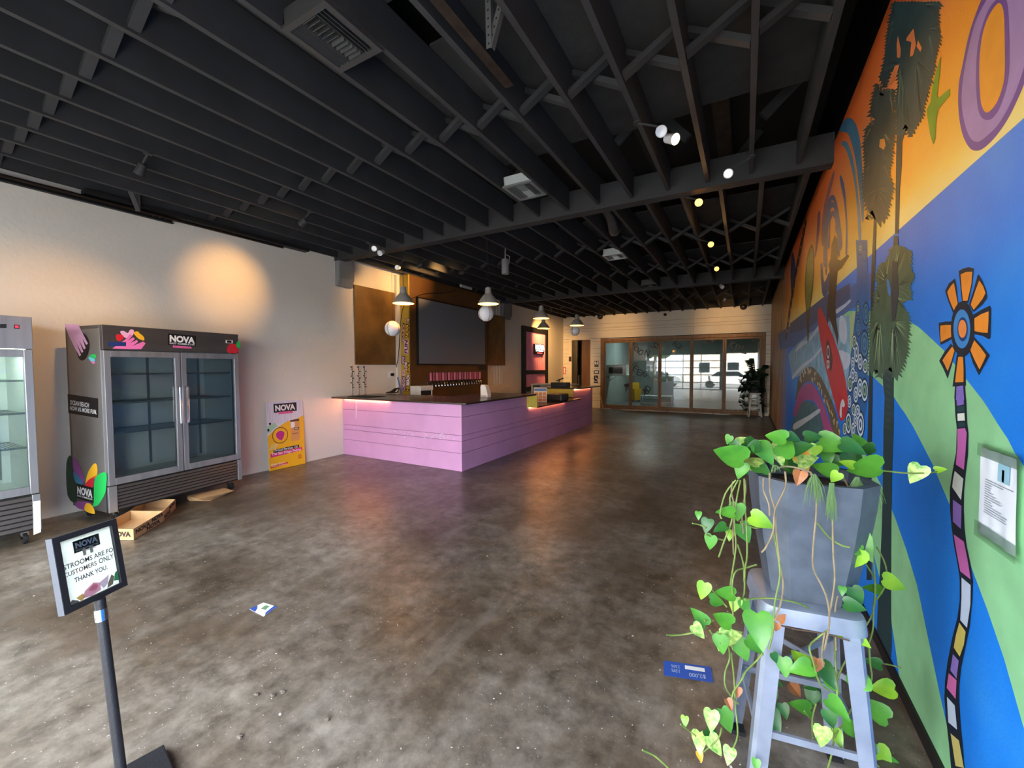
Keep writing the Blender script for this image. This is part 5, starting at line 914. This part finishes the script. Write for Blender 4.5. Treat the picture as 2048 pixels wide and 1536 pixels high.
# --- vines (pixel runs with their own distance), brown near the rim
def vrun(pts, z, dp, mat, r=.0030):
    dp -= .04 if dp < 1.44 else 0
    q = [(z[0]+x/z[2], z[1]+y/z[2]) for x, y in pts]; n = len(q); q = [tuple(pxd(p, dp+.015*math.sin(i*1.7))) for i, p in enumerate(q)]
    MB().tube(smooth_closed(q, 3, False), r, 6).build('vine', mat, po, True)
for pts, dp, mt in (([(768, 345), (770, 450), (700, 600), (690, 740), (640, 850), (610, 885)], 1.41, vine_b), ([(665, 350), (668, 480), (700, 600), (710, 760), (735, 960), (755, 1080), (745, 1200), (700, 1340)], 1.415, vine_b), ([(625, 385), (625, 470), (660, 560), (665, 640)], 1.41, vine_b), ([(690, 740), (720, 900), (735, 1040), (700, 1220), (690, 1400), (660, 1530)], 1.41, vine),
                    ([(940, 350), (975, 480), (975, 640), (960, 800), (955, 980), (1010, 1100), (1050, 1200), (1065, 1350), (1030, 1536)], 1.41, vine_b), ([(985, 690), (1060, 780), (1140, 835), (1200, 850)], 1.43, vine), ([(1160, 390), (1200, 480), (1190, 640), (1155, 830), (1150, 1000), (1125, 1150), (1100, 1300), (1110, 1536)], 1.45, vine_b), ([(1085, 660), (1090, 900), (1100, 1060), (1075, 1240), (1060, 1300)], 1.42, vine_b), ([(1245, 400), (1250, 600), (1220, 740), (1205, 900), (1205, 1060), (1235, 1150), (1215, 1240), (1120, 1260), (920, 1265)], 1.60, vine_b), ([(1330, 430), (1345, 560), (1290, 700), (1260, 740)], 1.66, vine_b), ([(1270, 740), (1330, 810), (1360, 960), (1370, 1180), (1350, 1300), (1280, 1420)], 1.66, vine), ([(1300, 950), (1370, 1080), (1360, 1250), (1355, 1400), (1320, 1520)], 1.66, vine), ([(1380, 850), (1420, 920), (1445, 1000), (1440, 1100), (1380, 1200)], 1.67, vine),
                    ([(440, 400), (370, 490), (335, 620), (345, 660)], 1.56, vine), ([(455, 400), (400, 520), (415, 660), (365, 800), (325, 915)], 1.56, vine), ([(470, 400), (440, 560), (430, 700), (440, 850), (410, 1050), (400, 1130)], 1.57, vine), ([(495, 390), (500, 560), (510, 700), (515, 900), (500, 1000), (495, 1160), (470, 1200)], 1.56, vine), ([(450, 830), (490, 960), (495, 1080)], 1.57, vine), ([(580, 965), (500, 990), (440, 1010), (415, 1100), (420, 1300), (390, 1400), (420, 1536)], 1.56, vine), ([(470, 680), (560, 720), (600, 715)], 1.55, vine), ([(0, 1440), (80, 1435), (150, 1420)], 1.56, vine), ([(500, 1200), (600, 1190), (720, 1195), (860, 1225), (930, 1260)], 1.43, vine),
                    ([(1375, 335), (1480, 345), (1580, 355), (1700, 355), (1790, 345)], 1.47, vine), ([(680, 340), (760, 310), (850, 320), (940, 350)], 1.43, vine_b), ([(420, 410), (410, 480), (430, 590), (420, 760), (425, 900)], 1.585, vine_b), ([(500, 400), (505, 480), (480, 620), (490, 760)], 1.59, vine_b), ([(240, 765), (310, 790), (370, 805)], 1.57, vine), ([(150, 690), (200, 700), (240, 720)], 1.57, vine), ([(270, 1120), (310, 1170), (380, 1250)], 1.57, vine), ([(230, 1340), (290, 1340)], 1.57, vine)):
    vrun(pts, KZ, dp, mt)
for pts, dp, mt in (([(670, 640), (680, 740), (650, 830), (650, 930), (700, 1010), (740, 1050)], 1.54, vine), ([(905, 705), (860, 760), (790, 830), (760, 890), (710, 960), (695, 1010)], 1.42, vine), ([(690, 700), (710, 880), (720, 1080), (735, 1260), (700, 1360)], 1.56, vine), ([(1360, 540), (1280, 600), (1225, 660), (1250, 760), (1290, 900), (1360, 960)], 1.42, vine), ([(1330, 560), (1310, 700), (1320, 800)], 1.42, vine_b), ([(1400, 540), (1400, 700), (1410, 900), (1415, 1000)], 1.44, vine), ([(1560, 640), (1470, 760), (1415, 880), (1400, 960)], 1.45, vine), ([(1630, 640), (1640, 780), (1650, 880), (1600, 980), (1530, 1060), (1460, 1180), (1400, 1270), (1375, 1400), (1350, 1488)], 1.47, vine), ([(1270, 1050), (1245, 1150), (1245, 1300)], 1.50, vine), ([(1190, 1100), (1260, 1180), (1320, 1220)], 1.52, vine), ([(1570, 1180), (1640, 1260), (1680, 1390)], 1.66, vine_b), ([(1590, 1380), (1660, 1440), (1700, 1480)], 1.66, vine), ([(345, 1190), (410, 1240), (450, 1270)], 1.55, vine), ([(625, 1215), (600, 1290), (500, 1380)], 1.54, vine), ([(85, 1365), (160, 1400), (210, 1440), (260, 1488)], 1.35, vine), ([(250, 580), (340, 580), (430, 565)], 1.55, vine), ([(545, 550), (580, 600), (620, 640)], 1.55, vine), ([(1700, 770), (1780, 785), (1850, 805)], 1.7, vine), ([(1370, 1000), (1380, 1150), (1385, 1300)], 1.46, vine)):
    vrun(pts, LZ, dp, mt)
# fine hanging grass tufts
gm = M('grass_tuft_green', (84, 118, 62), .6)
def tuft(cx, cy, n, L, spread, dp):
    mb = MB()
    for i in range(n):
        a = math.radians(90+random.uniform(-spread, spread)); l = L*random.uniform(.5, 1); p0 = (cx+random.uniform(-15, 15), cy); p1 = (p0[0]+l*.5*math.cos(a), p0[1]+l*.55*math.sin(a)); p2 = (p1[0]+l*.2*math.cos(a), p1[1]+l*.5)
        mb.tube([tuple(pxd((KZ[0]+x/KZ[2], KZ[1]+y/KZ[2]), dp+.01*random.random())) for x, y in (p0, p1, p2)], [.0016, .0013, .0006], 4)
    o = mb.build('grass_tuft', gm, po); o['kind'] = 'stuff'
tuft(1080, 420, 44, 260, 14, 1.37); tuft(960, 360, 34, 220, 35, 1.37); tuft(1250, 380, 50, 230, 40, 1.42); tuft(1330, 400, 40, 210, 60, 1.50); tuft(700, 300, 14, 60, 80, 1.37)
# ================================================================ paper notice taped on the mural
nt_ = thing('paper_notice', 'white printed paper notice taped to the mural wall', 'notice', px((2010, 1066), 0, XR-.012))
XN = XR-.0125; g = []; y_a, y_b, z_a, z_b = 1.948, 1.735, 1.07, 1.352; N1, N2 = 16, 12
for j in range(N2+1):
    for i in range(N1+1):
        u, v = i/N1, j/N2; w = .0025*math.sin(u*17+v*3)*(abs(v-.5)*2)**1.5+.001*math.sin(u*9); g.append((XN-.002-w, y_a+(y_b-y_a)*u+.006*(v-.5), z_a+(z_b-z_a)*v))
MB().add(g, [(j*(N1+1)+i, j*(N1+1)+i+1, (j+1)*(N1+1)+i+1, (j+1)*(N1+1)+i) for j in range(N2) for i in range(N1)]).build('sheet', M('white_paper', (232, 236, 246), .6), nt_, True)
ink = M('grey_print_ink', (96, 104, 120), .6); blu = M('pale_blue_print', (150, 196, 216), .6)
def nb_(nm, mt, u0, u1, v0, v1): MB().poly([(XN-.0062, y_a+(y_b-y_a)*u, z_a+(z_b-z_a)*v) for u, v in ((u0, v0), (u1, v0), (u1, v1), (u0, v1))]).build(nm, mt, nt_)
nb_('picture', blu, .55, .85, .70, .90); nb_('picture_figure', M('print_mid_blue', (60, 110, 140), .6), .66, .72, .71, .84)
for k, (l) in enumerate((.95, .62, .25, .22, .2, .3, .4, .55, .58, .25, .3, .6, .8, .75, .78)): nb_('text_line', ink, .20, .20+l*.8, .655-k*.027, .661-k*.027)
tape = pane_mat('clear_tape', (226, 240, 228), .02, .1, .04)
for v0, v1 in ((-.06, .13), (.90, 1.05)): MB().poly([(XN-.0075, y_a+(y_b-y_a)*u, z_a+(z_b-z_a)*v) for u, v in ((-.06, v0), (1.1, v0), (1.1, v1), (-.06, v1))]).build('tape_strip', tape, nt_)
# ================================================================ floor sign on a post
def paper_mat(name, col, tr=.55):
    m = bpy.data.materials.new(name); m.use_nodes = True; nt = m.node_tree; nt.nodes.clear(); out = nt.nodes.new('ShaderNodeOutputMaterial'); d = nt.nodes.new('ShaderNodeBsdfDiffuse'); t = nt.nodes.new('ShaderNodeBsdfTranslucent'); mx = nt.nodes.new('ShaderNodeMixShader')
    d.inputs[0].default_value = lin(col); t.inputs[0].default_value = lin(col); mx.inputs[0].default_value = tr; nt.links.new(d.outputs[0], mx.inputs[1]); nt.links.new(t.outputs[0], mx.inputs[2]); nt.links.new(mx.outputs[0], out.inputs[0]); return m
sgn = thing('floor_sign', 'black framed restroom notice on a slim black pedestal', 'sign', (-2.05, .583, 0))
pm = M('black_powder_coat', (34, 35, 40), .5, bump=.15, bscale=120); pmg = M('daylit_frame_side', (78, 82, 92), .5, .1)
a_ = math.radians(-10); ux, uy = V((math.cos(a_), math.sin(a_), 0)), V((-math.sin(a_), math.cos(a_), 0)); fc = V((-2.12, .738, 0)); bcx = fc+ux*.15-uy*.15
MB().prism([bcx+ux*.15+uy*.15, bcx-ux*.15+uy*.15, bcx-ux*.15-uy*.15, bcx+ux*.15-uy*.15], (0, 0, .028)).build('base_plate', pm, sgn, bevel=.004)
PB, PT = V((-2.045, .583, .028)), V((-2.128, .565, .70)); MB().tube([PB, PT], .0165, 20).build('post', pm, sgn, True); MB().tube([PB, PB+(PT-PB)*.03], .026, 20).build('post_flange', pm, sgn, True)
MB().tube([PT-(PT-PB)*.06, PT+(PT-PB)*.005], .02, 20).build('collar', chrome, sgn, True); MB().tube([PT+(PT-PB)*.005, PT+(PT-PB)*.06], .017, 16).build('clamp', pm, sgn, True)
S_ = .889; cc = V((0, 0, CAMH)); TL, TR, BR, BL = (cc+(V(p)-cc)*S_ for p in ((-2.408, .507, .938), (-2.514, .732, .929), (-2.454, .745, .626), (-2.348, .520, .634)))
ru, rv = TR-TL, BL-TL; fn = rv.cross(ru).normalized(); fn = fn if fn.dot(cc-TL) > 0 else -fn
def sq(u, v, o=0): return TL+ru*u+rv*v+fn*o
for nm, q in (('frame_top', ((0, 0), (1, 0), (.905, .075), (.095, .075))), ('frame_right', ((1, 0), (1, 1), (.905, .925), (.905, .075))), ('frame_bottom', ((1, 1), (0, 1), (.095, .925), (.905, .925))), ('frame_left', ((0, 1), (0, 0), (.095, .075), (.095, .925)))):
    MB().prism([sq(*p) for p in q], -fn*.026).build(nm, pm, sgn)
for v0 in (0, ): MB().prism([sq(-.001, 0, -.001), sq(-.001, 1, -.001), sq(-.001, 1, -.026), sq(-.001, 0, -.026)], -ru.normalized()*.0015).build('frame_side', pmg, sgn)  # left edge of the black frame, daylight painted in as paler blue-grey
MB().poly([sq(u, v, -.012) for u, v in ((.09, .07), (.91, .07), (.91, .93), (.09, .93))]).build('paper', paper_mat('sign_paper', (226, 232, 226)), sgn)
def sp(nm, mt, pts, o=-.011, sm=0): MB().poly([sq(u, v, o) for u, v in (smooth_closed(pts, sm) if sm else pts)]).build(nm, mt, sgn)
def stx(s, mt, u0, u1, v0, v1, bold=.02, o=-.0105): mb = MB(); put_text(mb, s, (sq(u0, v0, o), sq(u1, v0, o), sq(u0, v1, o)), bold); mb.build('sign_letters', mt, sgn)
sp('brand_plate', BLACK, [(.30, .13), (.71, .13), (.71, .29), (.30, .29)]); stx('NOVA', WHITE, .33, .68, .155, .235, .05); stx('EASY KOMBUCHA', WHITE, .33, .68, .25, .27, .01); sp('pink_line', PINK, [(.42, .295), (.64, .295), (.64, .305), (.42, .305)])
dk = M('sign_ink', (44, 52, 58), .6); stx('STROOMS ARE FO', dk, .115, .895, .39, .455, .012); stx('CUSTOMERS', M('sign_ink_brown', (104, 70, 66), .6), .10, .60, .49, .55, .012); stx('ONLY', dk, .64, .885, .48, .55, .012); stx('THANK YOU.', dk, .235, .755, .60, .665, .016)
for nm, mt, pts in (('pink_blob', paper_mat('sign_pink', (222, 160, 184)), [(.30, .90), (.36, .82), (.50, .76), (.60, .80), (.60, .90), (.45, .925)]), ('rose_blob', paper_mat('sign_rose', (214, 128, 152)), [(.40, .84), (.50, .78), (.57, .82), (.52, .88)]), ('lilac_blob', paper_mat('sign_lilac', (212, 190, 214)), [(.58, .80), (.72, .76), (.76, .74), (.72, .86), (.64, .90)]), ('taupe_blob', paper_mat('sign_taupe', (128, 116, 104)), [(.72, .86), (.80, .76), (.84, .80), (.80, .90), (.70, .92)]), ('green_blob', paper_mat('sign_green', (58, 142, 92)), [(.82, .86), (.86, .76), (.90, .74), (.90, .88)]), ('orange_blob', paper_mat('sign_orange', (222, 178, 104)), [(.22, .86), (.32, .84), (.36, .90), (.28, .925)]), ('grey_blob', paper_mat('sign_grey', (112, 104, 104)), [(.10, .90), (.16, .86), (.24, .90), (.26, .925), (.10, .925)])): sp(nm, mt, pts, -.0108)
for u in (.42, .53): sp('tape_patch', M('yellowed_tape', (206, 206, 184), .5), [(u, .26), (u+.05, .26), (u+.05, .36), (u, .36)], -.0100)
MB().poly([sq(u, v, -.006) for u, v in ((.095, .075), (.905, .075), (.905, .925), (.095, .925))]).build('pane', pane_mat('sign_acrylic', (244, 248, 246), .03), sgn)
# ================================================================ flyers and floor litter
fl = thing('blue_flyer', 'blue printed flyer with white text lying near the stool', 'flyer', (-.24, 2.31, 0))
A, B, D_ = V((-.365, 2.335, .0015)), V((-.135, 2.405, .003)), V((-.345, 2.222, .0015)); eu, ev = B-A, D_-A
def fq(u, v, o=0): return A+eu*u+ev*v+V((0, 0, o))
MB().prism([fq(0, 0), fq(1, 0), fq(1, 1), fq(0, 1)], (0, 0, .0012)).build('sheet', M('royal_blue_print', (34, 84, 176), .45), fl)
MB().poly([fq(u, v, .0022) for u, v in ((.45, .14), (.86, .16), (.86, .42), (.45, .40))]).build('white_box', WHITE, fl)
for s, u0, u1, v0, v1 in (('3.50%', .34, .16, .42, .22), ('3.50%', .34, .16, .72, .52), ('$2,000', .86, .52, .86, .58)): mb = MB(); put_text(mb, s, (fq(u0, v0, .0024), fq(u1, v0, .0024), fq(u0, v1, .0024)), 0); mb.build('printed_letters', M('pale_print', (190, 206, 232), .5), fl)
f2_ = thing('photo_flyer', 'small blue and white photo flyer lying in the middle of the floor', 'flyer', (-2.79, 1.53, 0))
c4 = [V((-2.871, 1.485, .002)), V((-2.867, 1.575, .002)), V((-2.738, 1.592, .002)), V((-2.704, 1.483, .002))]; MB().prism(c4, (0, 0, .0012)).build('sheet', WHITE, f2_)
def gq(u, v): return c4[0].lerp(c4[1], u).lerp(c4[3].lerp(c4[2], u), v)+V((0, 0, .0022))
for nm, mt, q in (('blue_corner', M('flyer_blue', (50, 84, 170), .5), ((0, 0), (.55, 0), (.3, .25), (0, .4))), ('blue_edge', M('flyer_blue'), ((.1, 1), (1, 1), (1, .8), (.3, .86))), ('green_patch', M('flyer_green', (110, 150, 110), .5), ((.4, .4), (.8, .35), (.85, .6), (.45, .7)))): MB().poly([gq(*p) for p in q]).build(nm, mt, f2_)
mb = MB(); chipm = M('concrete_crumb', (164, 156, 146), .9)
for k in range(260):
    for _ in range(9):
        x, y = random.uniform(-5.2, .5), random.uniform(.4, 6.5)
        if random.random() < 1/(.6+y*.35): break
    r = random.choice((.0035, .0045, .006, .009 if k % 9 == 0 else .005)); c = V((x, y, 0)); n = 5; a0 = random.random()*6
    b = [c+V((r*random.uniform(.7, 1.5)*math.cos(a0+i*1.256), r*random.uniform(.7, 1.5)*math.sin(a0+i*1.256), .0003)) for i in range(n)]; mb.add(b+[c+V((0, 0, r*.7))], [(i, (i+1) % n, n) for i in range(n)])
o = mb.build('floor_crumbs', chipm); o['kind'] = 'stuff'; tag(o, 'pale plaster crumbs scattered over the concrete floor', 'debris')
for i, p in enumerate(((513, 1390), (545, 1392), (480, 1475), (565, 1385), (655, 1440))):
    c = px(p, 2, 0); mb = MB().sphere((0, 0, 0), .011, 5, (1.4, 1, .55)); mb.v = [tuple(c+V((0, 0, .005))+V(v)*random.uniform(.65, 1.25)) for v in mb.v]; me = mb.build('plaster_clump', M('plaster_clump', (112, 103, 92), .95)); tag(me, 'small grey plaster clump on the floor past the floor sign', 'debris', 'plaster clumps on the floor')
# ================================================================ things by the folding glass wall
bs = stool((.27, 15.42, 0), .1, 'pale metal stool under the dark fern by the folding glass wall', M('white_stool_paint', (206, 206, 200), .5), .78)
pp2 = planter('planter', (.27, 15.42, .785), .1, 'dark pot with a bushy dark plant by the folding glass wall', .19, .14, .40, M('dark_pot', (38, 42, 44), .6), soil)
fp = thing('dark_houseplant', 'bushy dark green plant trailing beside the folding glass wall', 'plant', (.27, 15.42, 1.17))
LD = leaf_mesh(leaf_mat('dark_foliage', (36, 60, 40), (22, 42, 30)), .2)
for k in range(260):
    a = random.uniform(0, 6.28)
    if k < 190: rr = random.uniform(.08, .42); z = .86+random.uniform(.0, .75)*(1-rr*1.1)
    else: rr = random.uniform(.22, .44); z = random.uniform(.12, 1.15); a = random.choice((random.uniform(2.4, 4.2), random.uniform(-1, .6)))
    c = V((.27+rr*math.cos(a), 15.42+rr*math.sin(a)*.7, z)); c.x = min(c.x, .47)
    o = place(LD, 'leaf', fp, MW[fp.name].inverted()@c, (random.uniform(-1.2, .9), random.uniform(-.6, .6), random.uniform(0, 6.28)), None); s = random.uniform(.10, .17); o.scale = (s, s, s)
frd = MB()
for (dx, dz, n) in ((.34, .42, 10), (.30, .30, 9), (-.16, .46, 8), (-.05, .52, 8), (.40, .12, 9)):
    p0 = V((.27, 15.40, 1.35)); pts = [p0+V((dx*t, -.05*t, dz*t*(1.5-.5*t)-.12*t*t*(abs(dx) > .3))) for t in [i/8 for i in range(9)]]; MB().tube([tuple(V((min(p.x, .56), p.y, p.z))) for p in pts], [.012-.001*i for i in range(9)], 6).build('frond_stem', M('dark_stem', (34, 50, 36), .7), fp, True)
    for i in range(2, 9):
        for s in (1, -1):
            o = place(LD, 'leaf', fp, MW[fp.name].inverted()@V((min(pts[i].x, .48), pts[i].y, pts[i].z)), (.2*s, s*.9, -1.3 if dx > 0 else 1.3)); o.scale = (.06, .17, .06)
vm = M('dark_stem')
for k in range(6):
    a = random.choice((2.6, 3.2, 3.8, -.4, .2, .5)); x, y = .27+.22*math.cos(a), 15.42+.2*math.sin(a); MB().tube([(x, y, 1.2), (x+.1*math.cos(a), y-.05, .8), (x+.12*math.cos(a), y-.06, .45), (x+.1*math.cos(a)+.03, y-.05, .15)], .006, 5).build('vine', vm, fp)
strip = M('white_plastic_strip', (206, 206, 202), .5)
for i, (a, b) in enumerate((((120, 890), (212, 893)), ((310, 905), (465, 920)), ((468, 908), (690, 920)), ((695, 915), (840, 922)), ((850, 922), (1010, 935)), ((1015, 930), (1170, 942)), ((1180, 938), (1350, 952)), ((1355, 950), (1545, 960)))):
    A, B = px(zq(*a), 2, 0), px(zq(*b), 2, 0); A.y = min(A.y, YB-.06)-.12-.02*(i % 2); B.y = A.y+.02
    B.x -= .015
    o = MB().bar((A.x, A.y, .011), (B.x, B.y, .011), .05, .022).build('trim_strip', strip); tag(o, 'white plastic trim strip lying along the sill of the folding glass wall', 'trim strip', 'white strips along the glass wall sill')
o = MB().bar((-4.98, YB-.06, .62), (-4.78, YB-.30, .02), .04, .02).build('leaning_batten', M('raw_batten', (190, 160, 130), .7)); tag(o, 'thin wooden batten leaning against the bronze frame', 'batten')
# rear room furniture
wb = thing('low_bench', 'white low metal bench seen through the glass wall', 'bench', (-3.3, 18.4, 0)); wm = M('white_powder_coat', (226, 230, 230), .4)
MB().box((-3.95, 18.2, .36), (-2.65, 18.6, .40)).build('top', wm, wb); MB().box((-3.95, 18.2, .10), (-2.65, 18.6, .12)).build('lower_shelf', wm, wb)
for x in (-3.93, -2.67):
    for y in (18.22, 18.58): MB().box((x-.02, y-.02, 0), (x+.02, y+.02, .36)).build('leg', wm, wb)
mbk = thing('mop_bucket', 'yellow mop bucket with wringer seen through the glass wall', 'bucket', (-4.45, 19.6, 0)); ym = M('yellow_plastic', (214, 168, 40), .5)
MB().lathe([(.2, .08), (.24, .3), (.27, .62), (.25, .62), (.2, .2)], 4, (-4.45, 19.6, 0), cap0=True).build('tub', ym, mbk); MB().box((-4.62, 19.5, .55), (-4.28, 19.72, .9)).build('wringer', ym, mbk); MB().tube([(-4.45, 19.6, .3), (-4.25, 19.62, 1.5)], .014).build('mop_handle', wirem, mbk)
for x in (-4.6, -4.3): MB().sphere((x, 19.6, .045), .045, 6).build('wheel', rubber, mbk)
ap = thing('countertop_oven', 'white appliance on a narrow white shelf behind the glass wall', 'appliance', (-4.7, 17.2, 1.28)); MB().box((-5.08, 17.0, 1.30), (-4.25, 17.5, 1.72)).build('body', wm, ap); MB().box((-4.98, 16.992, 1.36), (-4.4, 17.0, 1.62)).build('window', rubber, ap)
sf = thing('wall_shelf', 'narrow white shelf behind the glass wall', 'shelf', (-4.7, 17.2, 1.2)); MB().box((-5.08, 16.95, 1.26), (-4.1, 17.55, 1.30)).build('board', wm, sf); MB().bar((-5.07, 17.2, 1.0), (-4.7, 17.2, 1.25), .02, .03).build('bracket', wm, sf)
# ================================================================ street in front of the entrance (seen as reflection in the glass wall)
struct(MB().box((-25, -3.6, -.2), (20, YF-.15, -.02)).build('pavement', M('pale_pavement', (196, 192, 184), .9, var=.1)))
struct(MB().box((-40, -60, -.4), (40, -3.6, -.12)).build('street', M('asphalt', (120, 118, 116), .9, var=.1)))
def car(loc, lab, col):
    c = thing('parked_car', lab, 'car', loc); paintm = M('car_paint_'+lab.split()[0], col, .25, 0, coat=.6)
    prof = [(-2.2, .35), (-2.2, .78), (-2.0, .90), (-1.35, .98), (-.85, 1.42), (.75, 1.46), (1.35, 1.02), (2.1, .92), (2.25, .70), (2.25, .35)]
    MB().prism([(x, -.85, z) for x, z in prof], (0, 1.7, 0)).build('body', paintm, c, False, False, .05); gm_ = M('car_glass', (30, 36, 40), .1)
    MB().prism([(-1.22, .862, 1.0), (-.78, .862, 1.36), (.68, .862, 1.40), (1.15, .862, 1.02)], (0, .004, 0)).build('side_window', gm_, c, world=False)
    for x in (-1.35, 1.4):
        for y in (-.75, .75): MB().lathe([(.14, -.1), (.31, -.1), (.33, -.06), (.33, .06), (.31, .1), (.14, .1)], 18, (x, y, .33), (0, 1, 0), cap0=True, cap1=True).build('wheel', rubber, c, True, False)
car((-1.2, -6.2, -.12), 'white car parked at the kerb opposite the entrance', (232, 232, 230)); car((-7.0, -6.3, -.12), 'silver car parked opposite the glazed roll-up door', (170, 176, 180))
car((3.0, -12.5, -.12), 'red car parked on the far side of the street', (150, 40, 40))
hs = thing('house', 'pale two-storey house across the street', 'house', (-1.0, -20, -.12)); hw = M('house_render', (226, 214, 196), .8)
MB().box((-6, -24, -.12), (4, -18, 5.4)).build('walls', hw, hs); MB().prism([(-6.4, -17.7, 5.4), (4.4, -17.7, 5.4), (2.4, -21, 7.2), (-4.4, -21, 7.2)], (0, -.15, 0)).build('roof', M('roof_tile', (150, 96, 70), .8), hs)
for x in (-4.6, -1.8, 1.2):
    for z in (.9, 3.4): w_ = MB().box((x, -18.05, z), (x+1.3, -17.97, z+1.3)).build('window', M('window_frame_white', (240, 240, 238), .5), hs); MB().box((x+.1, -17.97, z+.1), (x+1.2, -17.96, z+1.2)).build('pane', M('car_glass'), w_)
tw = M('bark', (92, 70, 52), .9); fo = M('tree_foliage', (92, 116, 62), .8, var=.4, vscale=3, bump=1, bscale=6)
for i, (x, y, lab) in enumerate(((7, -19, 'round green tree beside the pale house'), (-9.5, -20, 'tall green tree left of the pale house across the street'))):
    t = thing('street_tree', lab, 'tree', (x, y, -.12)); MB().tube([(x, y, -.12), (x, y, 3.2)], .18).build('trunk', tw, t)
    for dx, dz, r in ((0, 4.4, 1.6), (.9, 3.7, 1.1), (-.9, 3.8, 1.2), (.2, 5.3, 1.0)): MB().sphere((x+dx, y, dz), r, 8).build('foliage', fo, t, True)
